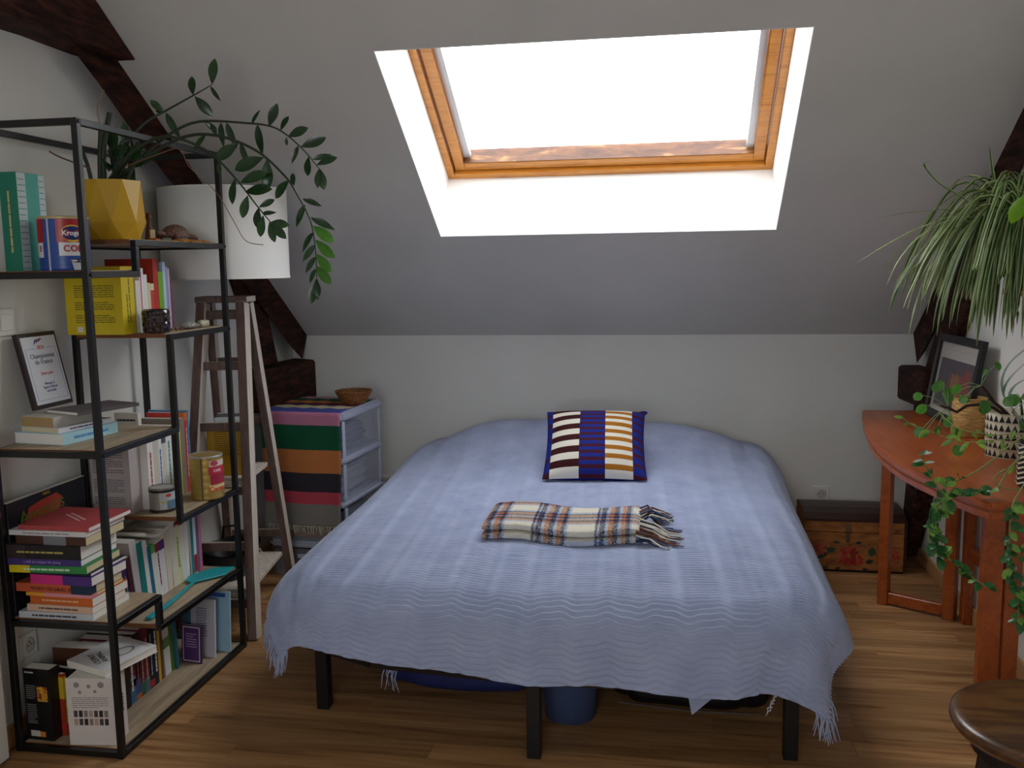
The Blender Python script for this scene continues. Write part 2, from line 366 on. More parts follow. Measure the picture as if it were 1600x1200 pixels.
for k, (y0, y1) in rng.items():
    z = LV[k]; n0 = y0+T if y0 == YN else y0; n1 = y1-T if y1 == YF else y1
    for x0, x1 in ((XF0, XF1), (XR0, XR1)): sbox(x0, x1, n0, n1, z-T, z, 'rail')
    if y0 == YN: sbox(XR1, XF0, YN, YN+T, z-T, z, 'cross_rail')
    if y1 == YF: sbox(XR1, XF0, YF-T, YF, z-T, z, 'cross_rail')
    bo = sbox(XR1+.001, XF0-.001, (YN+T+.001 if y0 == YN else y0+.001), (YF-T-.001 if y1 == YF else y1-.001), z-.012, z+.003, 'shelf_board', M_shelfw, 0)
    bo.data.materials.append(M_shelfe)
    for p in bo.data.polygons:
        if abs(p.normal.y) > .9: p.material_index = 1
for x0, x1 in ((XF0, XF1), (XR0, XR1)):
    for (y, za, zb) in ((2.77, LV['a'], LV['b']-T), (2.95, LV['d'], LV['c']-T), (2.945, LV['e'], LV['d']-T), (2.77, LV['g'], LV['f']-T)):
        sbox(x0, x1, y, y+T, za, zb, 'upright')
for (y, z) in ((2.512, 1.99), (2.516, 1.542), (2.516, .99), (2.516, .437), (3.385, 1.642), (3.385, 1.32), (3.385, .662), (3.385, .332)):
    b = MB(); b.lathe([(.006, 0), (.006, .002), (.003, .003)], 12)
    o = b.build('bolt', mat('#0c0c0e', .3, .6), sh); o.matrix_world = Matrix.Translation((XF1-sh0.x, y+.004-sh0.y, z)) @ Matrix.Rotation(radians(90), 4, 'Y'); o.matrix_basis = o.matrix_world
BZ = {k: v+.0036 for k, v in LV.items()}

# ------------------------------------------------------------------ books
# local frame: spine at y=0 facing -Y, thickness along X, height along Z, pages behind
READABLE = ('LE TEMPS DU CHOIX', 'Avoir un enfant ou pas ?', 'LA')
def put_title(t, s, size, tcol, r, w):      # spines whose words cannot be read get rows of tiny marks instead
    if s in READABLE: return text(s, size, mat(tcol, .6), t, r, 'title')
    return print_lines(t, r, w, size*1.1, 1, mat(tcol, .6), .6)
def book(label, w, h, d, col, M, pages=None, group=None, rough=.55, title=None, tcol='#f0efe8', tsize=None, band=None, back=None, side_down=False, hard=False):
    t = thing('book', label, 'book', (0, 0, 0), (0, 0, 0), group); t.matrix_world = M
    m = mat(col, rough); ct = .0022 if hard else .0012; ov = .003 if hard else .0005
    b = MB(); b.box(0, ct, .0, d, 0, h); b.box(w-ct, w, .0, d, 0, h); b.box(ct, w-ct, 0, ct, 0, h)
    b.build('cover', m, t, recalc=False)
    p = MB(); p.box(ct+.0001, w-ct-.0001, ct+.0005, d-ov-.001, ov, h-ov); p.build('pages', pages or M_paper, t, recalc=False)
    sg = []
    for bd in (band or []):      # coloured bands printed round the spine: (z0,z1,colour)
        z0, z1, c = bd; sg.append(MB().box(-.0004, w+.0004, -.0006, .03 if len(bd) < 4 else d*.98, z0*h, z1*h).build('printed_band', mat(c, rough), t, recalc=False))
    if title: put_title(t, title, tsize or min(w*.6, .018), tcol, frameM((w/2, -.0012, h*.5), (0, 0, -1), (1, 0, 0)), h*.62)
    return t
def stand(x, y, z, lean=0, yaw=90, pit=0):
    # standing book, spine toward +X; lean (deg) tips the top along -Y world (towards camera) when positive
    return Matrix.Translation((x, y, z)) @ Matrix.Rotation(radians(lean), 4, 'X') @ Matrix.Rotation(radians(yaw), 4, 'Z')
def lying(x, y, z, rz=0, upside=False):
    # lying flat: spine facing -Y rotated rz. local X(thickness)->Z, local Z(height)->X
    R = Matrix(((0, 0, 1, 0), (0, 1, 0, 0), (-1, 0, 0, 0), (0, 0, 0, 1)))
    if upside: R = Matrix(((0, 0, -1, 0), (0, 1, 0, 0), (1, 0, 0, 0), (0, 0, 0, 1)))
    return Matrix.Translation((x, y, z)) @ Matrix.Rotation(radians(rz), 4, 'Z') @ R
GR = None
def row(z, y, xs, items, group, ks=1, keep=0):
    for n_, it in enumerate(items):
        w, h, d, col, label = it[:5]; w *= ks if n_ >= keep else 1; k = dict(it[5]) if len(it) > 5 else {}
        lean = k.pop('lean', 0); dx = k.pop('dx', 0); gap = k.pop('gap', 0.0012); dz = 0
        y += gap
        if lean > 0: yy = y+ h*sin(radians(lean)); M = stand(xs+dx, yy, z+.0002, lean)
        elif lean < 0: M = stand(xs+dx, y, z+w*sin(radians(-lean))+.0002, lean)
        else: M = stand(xs+dx, y, z)
        bk = book(label, w, h, d, col, M, group=group, **k)
        y += w/cos(radians(lean)) if lean else w
    return y
# row A (board c): behind and beside the yellow book
ra = [
 (.075, .235, .215, '#d9c21a', 'thick yellow book with black back-cover text on the second board', dict(title=None, pages=M_cream)),
 (.016, .185, .14, '#e6e3d8', 'plain off-white paperback right of the thick yellow book', dict(gap=.012)),
 (.018, .228, .15, '#efeee9', 'white book with a pink stripe down its spine', dict()),
 (.014, .205, .15, '#e9e7e0', 'white book between the pink-striped one and the cream and red one', dict(tcol='#777777')),
 (.012, .175, .13, '#d8cfa8', 'short cream book beside the red-spined paperback', dict()),
 (.014, .172, .13, '#c93a3f', 'short red paperback with a cream top in front of the tall red book', dict(band=[(.86, 1, '#e3d6a6')])),
 (.022, .262, .19, '#b5301c', 'tall orange-red hardback standing above its neighbours', dict(hard=True)),
 (.020, .215, .17, '#6fae1e', 'bright green book near the right end of the second board', dict()),
 (.013, .250, .18, '#b9cfe8', 'tall pale blue book right of the bright green one', dict()),
 (.009, .232, .18, '#9aa0c4', 'thin lilac-grey book at the right end of the second board', dict()),
 (.007, .226, .17, '#c9bccb', 'thin pale pink booklet at the end of the second board', dict()),
 (.007, .19, .15, '#7c3557', 'slim purple booklet last on the second board', dict()),
]
row(BZ['c'], 2.893, -1.84, ra, 'books on the second board', 1.5, 1)
# prints on the yellow book cover and spine
ybook = [o for o in bpy.data.objects if o.get('label', '').startswith('thick yellow book')][0]
print_lines(ybook, frameM((-.0006, .105, .205), (0, -1, 0), (0, 0, 1)), .13, .014, 1, M_ink, .7)
for zc_, hh_, n_ in ((.150, .045, 6), (.100, .03, 4), (.055, .03, 4)):
    print_lines(ybook, frameM((-.0004, .105, zc_), (0, -1, 0), (0, 0, 1)), .15, hh_, n_, mat('#6b6420', .8), .4)
print_lines(ybook, frameM((-.0004, .165, .018), (0, -1, 0), (0, 0, 1)), .022, .02, 2, M_white, .9, 'barcode')
print_lines(ybook, frameM((.037, -.0004, .12), (0, 0, 1), (-1, 0, 0)), .16, .03, 2, mat('#6b6420', .8), .35)
pk = [o for o in bpy.data.objects if o.get('label', '').startswith('white book with a pink stripe')][0]
MB().box(.006, .012, -.0006, .0, .04, .215).build('pink_stripe', mat('#d9406a', .6), pk)
# row B (board e)
rb = [
 (.052, .295, .155, '#b9b0b0', 'thick grey book with lines of small text on its cover, on the middle board', dict(band=None, dx=-.03)),
 (.030, .262, .17, '#eceae6', 'white book with red and blue spine print next to the thick grey text book', dict(title='LES MOTS', tcol='#b04a4a', tsize=.012)),
 (.026, .268, .16, '#d2cbbd', 'beige book behind the small tin', dict(tcol='#8a8170')),
 (.016, .26, .16, '#e9ecf0', 'narrow white book with blue lettering behind the small tin', dict(title='ATLAS', tcol='#3b62a8', tsize=.009)),
 (.022, .266, .17, '#d9d8cf', 'pale book with a dark picture at the top of its spine', dict(band=[(.86, .95, '#4a5560')], tsize=.01)),
 (.030, .285, .17, '#ecebe6', 'white book with turquoise spine lettering', dict(title='PSYCHOLOGIE', tcol='#4f9fa8', tsize=.014)),
 (.020, .285, .17, '#dedbd2', 'off-white book right of the turquoise-lettered one', dict(title='DICTIONNAIRE', tcol='#555555', tsize=.010)),
 (.018, .28, .17, '#d8cdb4', 'cream book with a worn spine left of the yellow-edged one', dict()),
 (.010, .262, .17, '#d9d24a', 'thin yellow-edged book behind the middle upright', dict()),
 (.026, .30, .17, '#8f8478', 'brown-grey book behind the middle upright of the shelf', dict()),
 (.016, .318, .16, '#d63c36', 'tall red book with an orange top beside the coffee tin', dict(band=[(.9, 1, '#e2762f')], title='ROUGE', tcol='#f0d0c0', tsize=.009)),
 (.010, .325, .165, '#4a93c0', 'tall thin blue book at the end of the middle row', dict()),
]
row(BZ['e'], 2.958, -1.868, rb, 'books on the middle board', 1.32)
gb = [o for o in bpy.data.objects if o.get('label', '').startswith('thick grey book')][0]
for zc_, hh_, n_ in ((.262, .02, 3), (.19, .08, 10), (.105, .05, 7), (.05, .03, 4)):
    print_lines(gb, frameM((-.0004, .085, zc_), (0, -1, 0), (0, 0, 1)), .12, hh_, n_, mat('#6e686a', .8), .4)
tb = book('large pale book with its title along the top edge, standing behind the middle row', .02, .345, .10, '#d9d4cb', Matrix.Translation((-1.952, 3.12, BZ['e'])) @ Matrix.Rotation(radians(88), 4, 'Z'))
print_lines(tb, frameM((-.0005, .05, .318), (0, -1, 0), (0, 0, 1)), .075, .012, 1, M_ink, .6)
# row C (board g)
rc = [
 (.016, .19, .15, '#35204f', 'dark purple leaning paperback at the left end of the low white row', dict(lean=8, title='NOCTURNE', tcol='#a98fc0', tsize=.008)),
 (.014, .215, .17, '#4a1a2c', 'dark wine leaning book beside the purple paperback', dict(lean=8)),
 (.024, .262, .18, '#cfc8cc', 'pale grey leaning book showing its cover on the low board', dict(lean=7)),
 (.022, .245, .17, '#12827c', 'teal green leaning book in the low row', dict(lean=6)),
 (.016, .24, .17, '#eae9ea', 'white leaning book between the teal and the blue one', dict(lean=6)),
 (.014, .215, .15, '#1f6f96', 'petrol blue leaning book in the low row', dict(lean=6)),
 (.016, .21, .15, '#e9eae2', 'white book with a green top in the low row', dict(lean=5, band=[(.85, 1, '#5fae4a')])),
 (.018, .21, .15, '#eceaea', 'white book with a maroon top in the low row', dict(lean=5, band=[(.83, .99, '#8a2250')], title='VIVRE', tcol='#8a3a6a', tsize=.01)),
 (.018, .213, .15, '#e6e4e8', 'white book with a violet top in the low row', dict(lean=4, band=[(.82, .99, '#5f2f86')])),
 (.022, .25, .17, '#ddd4c0', 'cream book leaning slightly in the low row', dict(lean=4)),
 (.022, .25, .17, '#dfd9cc', 'beige book right of the cream one', dict(lean=3, tcol='#999080')),
 (.020, .232, .16, '#e3dfae', 'cream and pale yellow book with green spine print', dict(lean=3, title='JARDIN', tcol='#4fa58c', tsize=.011)),
 (.022, .245, .16, '#e5e2da', 'off-white book with a small dark red cap', dict(lean=2, band=[(.93, 1, '#8f1f22')])),
 (.016, .24, .16, '#e8e6e2', 'white book left of the teal magazine', dict(lean=2)),
 (.010, .24, .16, '#c4b9a8', 'thin beige booklet in the low row', dict()),
 (.012, .29, .16, '#2a8494', 'tall thin teal book in the low row', dict()),
 (.012, .29, .16, '#e9ebee', 'tall white book with a red foot', dict(band=[(.02, .27, '#c02128')])),
 (.012, .29, .16, '#6d6a9a', 'tall violet-grey book near the end of the low row', dict()),
 (.012, .29, .16, '#d67f9c', 'tall pink book last in the low row', dict()),
]
row(BZ['g'], 2.785, -1.845, rc, 'books on the low board', 1.66)
# thin paperbacks lying on top of the low row
b = MB(); b.grid(lambda u, v: (-2.0+.16*v, 2.93+.22*u, .618-.030*sin(pi*u)+.0*v), 12, 2); o = b.build('curved_cover', M_paper)
sol = o.modifiers.new('s', 'SOLIDIFY'); sol.thickness = .012; sol.offset = 1
tag(o, 'sagging white paperback lying across the tops of the low row', 'book'); o.name = 'book'
# row D (bottom board h)
rd = [
 (.016, .235, .17, '#7a4a22', 'brown spine just right of the white book with the black lettering', dict(band=[(.8, .97, '#10281e')])),
 (.014, .235, .17, '#15141a', 'thin black comic next to the brown spine', dict(title='COMICS', tcol='#d8c890', tsize=.007)),
 (.036, .24, .18, '#6e1838', 'thick maroon comic with a blue picture at its foot', dict(band=[(0, .35, '#3a6f96'), (.25, .4, '#6a8fb0')], title='SAGA', tcol='#e6d6c6', tsize=.018)),
 (.026, .245, .18, '#14131c', 'black comic with a blue and orange picture near its foot', dict(band=[(.08, .3, '#33508f'), (.0, .08, '#c0692a')], title='TOME 2', tcol='#c04a4a', tsize=.010)),
 (.024, .25, .18, '#5f1630', 'dark red comic with green picture at its foot', dict(band=[(.02, .2, '#2d6a4a')], title='TOME 3', tcol='#b88a6a', tsize=.012)),
 (.024, .25, .18, '#7a1c3e', 'crimson comic spine in the middle of the bottom row', dict(band=[(.0, .22, '#4f7084')], title='TOME 4', tcol='#d0a07a', tsize=.012)),
 (.026, .255, .18, '#12121c', 'black comic with a red dot picture at its foot', dict(band=[(.02, .12, '#b02a24')], title='TOME 5', tcol='#9aa4b8', tsize=.012)),
 (.024, .255, .18, '#101a34', 'navy comic with white lettering in the bottom row', dict(title='TOKYO', tcol='#e8e8e8', tsize=.015)),
 (.014, .25, .18, '#d8b040', 'yellow spine in the bottom row', dict()),
 (.014, .235, .17, '#6e4a24', 'brown spine right of the yellow one', dict()),
 (.034, .24, .17, '#dfe0d8', 'white book with a green plant on the spine', dict(lean=3, band=[(.45, .62, '#6d8f5c')])),
 (.022, .255, .17, '#4f7434', 'moss green book in the bottom row', dict(lean=3)),
 (.012, .24, .17, '#2f6a7c', 'thin teal magazine in the bottom row', dict(lean=3, dx=.01)),
]
yD = row(BZ['h'], 2.76, -1.855, rd, 'books on the bottom board', 1.15)
# magazines with covers turned to the camera at the far end of the bottom board
def panel_book(label, x0, y0, z0, w, h, t_, rz, lean, col, pages=None):
    M = Matrix.Translation((x0, y0, z0)) @ Matrix.Rotation(radians(rz), 4, 'Z') @ Matrix.Rotation(radians(lean), 4, 'X') @ Matrix.Rotation(radians(90), 4, 'Z')
    return book(label, t_, h, w, col, M, pages)
mg = panel_book('purple booklet with a white border leaning at the far end of the bottom board', -1.775, 3.155, BZ['h'], .09, .15, .006, -8, -4, '#4a2458')
MB().box(-.0006, -.0002, .006, .084, .006, .144).build('cover_border', mat('#d8d2dc', .6), mg); MB().box(-.0010, -.0006, .010, .080, .010, .140).build('cover_panel', mat('#55306a', .6), mg)
print_lines(mg, frameM((-.0014, .045, .09), (0, -1, 0), (0, 0, 1)), .05, .06, 6, mat('#b09ac0', .7), .4)
mg = panel_book('white magazine with a grey text column at the far end of the bottom board', -1.75, 3.215, BZ['h'], .15, .232, .010, -8, -4, '#c9c6d2')
print_lines(mg, frameM((-.0005, .06, .14), (0, -1, 0), (0, 0, 1)), .05, .12, 12, mat('#7a7694', .7), .5); MB().box(-.0006, -.0001, .11, .149, .002, .23).build('blue_margin', mat('#46708c', .6), mg)
mg = panel_book('light blue magazine last on the bottom board', -1.715, 3.275, BZ['h'], .17, .245, .008, -8, -4, '#9cc3da')
MB().box(-.0006, -.0001, .02, .13, .222, .238).build('title_strip', mat('#2a57a8', .6), mg)
# the near end of the bottom board
kb = thing('book', 'thick black book with a fiery picture on its back cover, bottom left', 'book'); kb.matrix_world = Matrix.Translation((-1.965, 2.538, BZ['h'])) @ Matrix.Rotation(radians(87), 4, 'Z')
b = MB(); b.box(0, .002, 0, .098, 0, .245); b.box(.048, .05, 0, .098, 0, .245); b.box(.002, .048, 0, .002, 0, .245); b.build('cover', mat('#0d0c0e', .45), kb); MB().box(.0022, .0478, .0025, .096, .002, .243).build('pages', M_paper, kb)
fm, ft, fb = nmat('fiery_print', .5); ft.links.new(ramp(ft, noise(ft, coords(ft, (40, 40, 40)), 1, 3), [(.3, '#3a0f06'), (.45, '#a8501a'), (.55, '#e0b03a'), (.7, '#6a2408')]), fb.inputs[0])
MB().box(-.0008, -.0002, .012, .050, .135, .185).build('cover_picture', fm, kb)
for zc_, hh_, n_ in ((.165, .05, 7), (.09, .07, 10)): print_lines(kb, frameM((-.0006, .074, zc_), (0, -1, 0), (0, 0, 1)), .036, hh_, n_, M_inkl, .35)
MB().box(-.0008, -.0002, .05, .085, .012, .032).build('barcode', mat('#c8c6c0', .6), kb); MB().box(-.0008, -.0002, .03, .05, .012, .03).build('price_sticker', mat('#d07a2a', .6), kb)
text('DOLMEN', .008, M_white, kb, frameM((-.0012, .075, .232), (0, -1, 0), (0, 0, 1)))
book('slim yellow and red comic squeezed beside the black fiery book', .014, .215, .11, '#a83a20', Matrix.Translation((-1.945, 2.575, BZ['h'])) @ Matrix.Rotation(radians(80), 4, 'Z'), band=[(.1, .2, '#c8302c'), (.6, .95, '#d8b82a')], title='RAGNA', tcol='#e0d050', tsize=.008)
book('black comic with a yellow foot beside the white boxed book', .016, .222, .10, '#121114', Matrix.Translation((-1.925, 2.60, BZ['h'])) @ Matrix.Rotation(radians(80), 4, 'Z'), band=[(.0, .14, '#d8c020')])
wbk = thing('book', 'white book with rows of small portraits on its back cover, bottom left', 'book'); wbk.matrix_world = Matrix.Translation((-1.745, 2.545, BZ['h'])) @ Matrix.Rotation(radians(97), 4, 'Z')
b = MB(); b.box(0, .002, 0, .155, 0, .2275); b.box(.081, .083, 0, .155, 0, .2275); b.box(.002, .081, 0, .002, 0, .2275); b.build('cover', mat('#dad2d0', .5), wbk); MB().box(.0022, .0808, .0025, .152, .002, .2255).build('pages', M_paper, wbk)
print_lines(wbk, frameM((-.0005, .078, .145), (0, -1, 0), (0, 0, 1)), .12, .04, 6, mat('#8c8684', .7), .35)
pm = [mat(c, .6) for c in ('#2b2726', '#8a7f78', '#b59d90', '#4a4442')]
for i in range(7):
    for j in range(2):
        MB().box(-.0009, -.0003, .022+.0168*i, .034+.0168*i, .068+.028*j, .090+.028*j).build('portrait', pm[(i*3+j) % 4], wbk, recalc=False)
for (yy, zz, s) in ((.12, .205, .02), (.08, .20, .014), (.04, .205, .022), (.11, .18, .012), (.06, .183, .012)):
    b = MB(); b.lathe([(s/2, 0), (s/2*.8, .0005)], 7); o = b.build('sketch', mat('#8f8a88', .7), wbk); o.matrix_basis = Matrix.Translation((-.0003, yy, zz)) @ Matrix.Rotation(radians(-90), 4, 'Y')
text('ESPRIT', .022, M_ink, wbk, frameM((.052, -.0010, .12), (0, 0, -1), (1, 0, 0)), 'title')
lb = thing('book', 'white book lying tilted on top of the boxed books, bottom left', 'book')
ML = Matrix.Translation((-1.945, 2.605, .2535)) @ Matrix.Rotation(radians(-19), 4, 'Z') @ Matrix.Rotation(radians(2.5), 4, 'X'); lb.matrix_world = ML
b = MB(); b.box(0, .19, 0, .205, 0, .0015); b.box(0, .19, 0, .205, .0225, .024); b.box(0, .002, 0, .205, .0015, .0225); b.build('cover', mat('#e2e2e4', .4), lb); MB().box(.0022, .188, .001, .204, .0017, .0223).build('pages', M_paper, lb)
text("L'ESPRIT\nANIMAL", .026, M_ink, lb, frameM((.085, .055, .0244), (-.93, .36, 0), (-.36, -.93, 0)), 'title')
b = MB(); b.grid(lambda u, v: (.12+(.022+.006*v)*cos(2*pi*u), .125+(.034+.006*v)*sin(2*pi*u), .0246), 24, 1); b.build('printed_emblem', mat('#77787c', .7), lb, recalc=False)
print_lines(lb, frameM((.145, .19, .0244), (-1, 0, 0), (0, -1, 0)), .05, .014, 3, M_inkl, .35)
book('small green and cream book lying behind the black book, bottom left', .028, .15, .11, '#a8a284', lying(-2.07, 2.72, BZ['h']+.170+.028, -6), pages=M_cream, band=[(0, .8, '#1f6a42')])
book('flat dark book standing behind the small green one on the bottom board', .215, .16, .10, '#241a18', Matrix.Translation((-2.065, 2.70, BZ['h'])), pages=M_kraft)
book('brown worn box book with an orange label behind the tilted white book', .06, .25, .16, '#5a3320', Matrix.Translation((-1.905, 2.70, BZ['h'])) @ Matrix.Rotation(radians(92), 4, 'Z'), band=[(.86, .97, '#a8582a')])
# ------------------------------------------------------------------ stack on board f
zz = BZ['f']
st = [
 (.021, .262, .200, '#c9cdd6', 'grey-white paperback at the very bottom of the tall stack', -2.045, 2.527, dict(title='PETITE ECOLE DE LA VIE', tcol='#44444c', tsize=.009)),
 (.022, .235, .175, '#d9b8a0', 'salmon pink book, second from the bottom of the tall stack', -2.02, 2.530, dict(title='LE CORPS DES AUTRES', tcol='#66504a', tsize=.008)),
 (.028, .225, .185, '#cc6524', 'thick orange book near the bottom of the tall stack', -2.01, 2.532, dict(title='ENTRE CIEL ET TERRE', tcol='#e8b890', tsize=.008)),
 (.011, .232, .17, '#e0a030', 'thin yellow-orange book between the two orange ones', -2.018, 2.531, dict(band=[(.0, .72, '#d9909a')])),
 (.028, .268, .165, '#c55c36', 'orange book titled in dark capitals with a dark blue spine end', -2.055, 2.529, dict(title='LE TEMPS DU CHOIX', tcol='#4a1c14', tsize=.016, band=[(0, .26, '#16304a')])),
 (.030, .22, .18, '#4f2a80', 'violet book with a hot pink spine half in the tall stack', -2.00, 2.528, dict(band=[(.47, 1, '#d42a82')], title=None)),
 (.010, .20, .19, '#1c1a3a', 'thin navy book under the green one in the stack', -1.985, 2.534, dict()),
 (.023, .262, .19, '#2f8a44', 'green book with a yellow spine end in the tall stack', -2.055, 2.527, dict(title='DIS EN MOI MERE', tcol='#c8e8c8', tsize=.010, band=[(.74, 1.01, '#d6c416')])),
 (.021, .255, .2, '#42307a', 'indigo book above the green one in the tall stack', -2.065, 2.526, dict(title='Avoir un enfant ou pas ?', tcol='#b0a0d8', tsize=.013)),
 (.044, .272, .2, '#171315', 'thick black book in the upper part of the tall stack', -2.085+.005, 2.525, dict(title='AINSI PARLE UN CHERCHEUR', tcol='#b0a860', tsize=.009, band=[(.70, 1.0, '#33282a')])),
 (.028, .25, .2, '#4a2c20', 'brown book with a grey picture on the spine in the tall stack', -2.04, 2.529, dict(band=[(.28, .6, '#7c7f86')], title=None)),
 (.016, .27, .21, '#dad8dc', 'thin white paperback second from the top of the tall stack', -2.058, 2.531, dict(title='LA VIE COMME ELLE VIENT', tcol='#8a8a92', tsize=.006)),
 (.014, .25, .225, '#b5484c', 'coral red paperback topmost on the tall stack', -2.03, 2.534, dict()),
]
pg = [M_paper, M_paper, M_paper, M_cream, M_cream, M_paper, M_paper, M_cream, M_paper, M_paper, M_cream, M_paper, M_paper]
rs = random.Random(4)
for i, (w, h, d, col, label, x, y, k) in enumerate(st):
    rz = rs.uniform(-2.5, 2.5) if i > 0 else 0
    # spine faces the camera and lettering hangs upside down, as in the photo
    M = Matrix.Translation((x+h, y, zz)) @ Matrix.Rotation(radians(rz), 4, 'Z') @ Matrix(((0, 0, -1, 0), (0, 1, 0, 0), (1, 0, 0, 0), (0, 0, 0, 1)))
    title = k.pop('title', None); ts = k.pop('tsize', .01); tc = k.pop('tcol', '#ffffff')
    bk = book(label, w, h, d, col, M, pages=pg[i], group='books stacked flat on the lower left board', **k)
    if title: put_title(bk, title, ts, tc, frameM((w/2, -.0013, h*.52), (0, 0, 1), (-1, 0, 0)), h*.6)
    if i == 12:
        print_lines(bk, frameM((w+.0006, .11, h*.5), (0, .55, .8), (0, -.8, .55)), .12, .034, 2, mat('#e8b8b0', .6), .5)
    zz += w+.0006
# dark poster-like album standing at the back of board f
al = thing('picture_book', 'large dark navy picture book standing against the wall behind the tall stack', 'book', (-2.058, 2.53, BZ['f']+.0), (0, 0, 0))
MB().box(-.018, 0, 0, .40, 0, .372).build('cover', mat('#10131f', .4), al, bevel=.002); MB().box(-.0175, -.0005, .0003, .3995, .3722, .3735).build('pages', M_paper, al)
b = MB(); b.add([(.0006, y, z) for y, z in ((.06, .26), (.10, .335), (.16, .345), (.24, .352), (.27, .33), (.25, .29), (.17, .27), (.10, .22))], [tuple(range(8))]); b.build('red_print', mat('#b8402c', .5), al, recalc=False)
text('Amours', .07, mat('#5f7a2a', .5), al, frameM((.0012, .165, .31), (0, 1, .06), (0, -.06, 1)), 'lettering')
text('MERIC', .014, mat('#c8a83a', .5), al, frameM((.001, .19, .362), (0, 1, 0), (0, 0, 1)), 'lettering')
# ------------------------------------------------------------------ stack on board d, with the plaque
z = BZ['d']
book('pale blue paperback at the bottom of the short stack under the plaque', .036, .245, .195, '#a9d3de', lying(-1.884, 2.590, z+.036, 82), pages=M_white, title='x', tcol='#5aa0d8', tsize=.013)
book('white book with a dark violet spine stripe in the short stack', .016, .225, .16, '#e3e0e6', lying(-1.905, 2.600, z+.0525, 79), pages=M_cream, title='x', tcol='#3a2458', tsize=.006)
book('thick yellowed paperback in the middle of the short stack', .034, .19, .135, '#bdb8b0', lying(-1.925, 2.605, z+.0870, 80), pages=M_kraft)
book('thin dark-covered book on top of the short stack, under the plaque', .011, .235, .16, '#5a5254', lying(-1.862, 2.640, z+.0985, 70), pages=M_paper)
pl = thing('award_plaque', 'dark wooden award plaque with a white engraved panel leaning on the wall', 'plaque')
pl.matrix_world = Matrix.Translation((-2.028, 2.665, z+.0995)) @ Matrix.Rotation(radians(-12), 4, 'Y') @ Matrix.Rotation(radians(90), 4, 'Z') @ Matrix.Rotation(radians(90), 4, 'X')
pw, ph = .195, .255     # local: x along the wall (world +y), y up, z toward the room (+x)
MB().box(0, pw, 0, ph, -.018, 0).build('backboard', wood('plaque_wood', ['#1c1014', '#2a171b', '#33191d'], 5, .35, 8, 1, .05), pl, bevel=.003)
MB().box(.012, pw-.012, .014, ph-.014, .0002, .0016).build('panel', mat('#dcdfe6', .25), pl, bevel=.0004)
bl = mat('#3f4a86', .5); rdm = mat('#c8485a', .5)
b = MB()
for (x0, x1, y0, y1) in ((.022, .0232, .026, .2), (pw-.0232, pw-.022, .026, .2), (.022, pw-.022, .026, .0272), (.022, .07, .2, .2012), (pw-.07, pw-.022, .2, .2012)): b.box(x0, x1, y0, y1, .0016, .0020)
b.build('border_line', mat('#70749a', .5), pl, recalc=False)
FM = lambda x, y: frameM((x, y, .002), (1, 0, 0), (0, 1, 0))
text('2024', .018, rdm, pl, FM(pw/2, .203)); text('Championnat\nde France', .0225, mat('#55586a', .5), pl, FM(pw/2, .164)); text('2ème prix', .015, rdm, pl, FM(pw/2, .115)); text('Niveau 2\nSport Pétrol\nvol indiv', .014, bl, pl, FM(pw/2, .068))
for i, c in enumerate(('#3f4a96', '#c8485a', '#3f4a96')):
    MB().tube([(.07+.012*i, .214+.004*i, .0024), (.08+.012*i, .227+.002*i, .0024), (.095+.010*i, .231, .0024)], [.0008, .003, .0006], 6).build('emblem_stroke', mat(c, .5), pl)
# ------------------------------------------------------------------ board a: teal books, coffee can
book('thick green boxed book with gold lettering on the top left board', .058, .30, .13, '#1f7a63', Matrix.Translation((-2.000, 2.545, BZ['a'])) @ Matrix.Rotation(radians(0), 4, 'Z'), title='LE POUVOIR DES HISTOIRES POUR GRANDIR', tcol='#c9b878', tsize=.010)
gbk = [o for o in bpy.data.objects if o.get('label', '').startswith('thick green boxed')][0]
MB().box(.0582, .0588, .001, .129, .001, .299).build('side_print', mat('#2aa08e', .5), gbk)
for y0, y1 in ((.002, .040), (.100, .128)):
    MB().box(.0588, .0592, y0, y1, .002, .298).build('white_pattern_strip', mat('#c2d0d0', .6), gbk)
    b = MB()
    for k in range(16): b.box(.0592, .0594, y0+.002, y1-.004*(k % 2)-.002, .008+.018*k, .011+.018*k)
    b.build('pattern_line', mat('#5d9a98', .6), gbk, recalc=False)
def can(label, c, r, h, body, top, parts, rz=0, lid='#b8b6ae'):
    t = thing('tin_can', label, 'tin', c, (0, 0, rz))
    b = MB(); prof = [(r*.96, 0), (r, .003)]
    n = 6
    for i in range(n):
        a = h*(i+.5)/n; prof += [(r, a-h*.03), (r*.988, a), (r, a+h*.03)]
    prof += [(r, h-.004), (r*.975, h)]
    b.lathe(prof, 48); b.build('body', body, t)
    b = MB(); b.lathe([(r*.99, h-.006), (r*1.02, h-.004), (r*1.02, h+.001), (r*.95, h+.003), (r*.93, h-.001), (.004, h-.001)], 48, capb=False, capt=True); b.build('lid', mat(lid, .35, .5), t)
    for (a0, a1, z0, z1, colr, nm) in parts:
        b = MB(); b.grid(lambda u, v: ((r+.0007)*cos(radians(a0+(a1-a0)*u)), (r+.0007)*sin(radians(a0+(a1-a0)*u)), z0+(z1-z0)*v), 16, 1); b.build(nm, colr, t, recalc=False)
    return t
def curved_text(t, s, size, m, r, ang, z, cw=1):
    tx = text(s, size, m, t, Matrix.Identity(4), 'lettering', .0002, bold=.028)
    for v in tx.data.vertices:
        a = radians(ang)+v.co.x/r; rr = r+.0011+v.co.z; v.co = (rr*cos(a), rr*sin(a), z+v.co.y)
    return tx
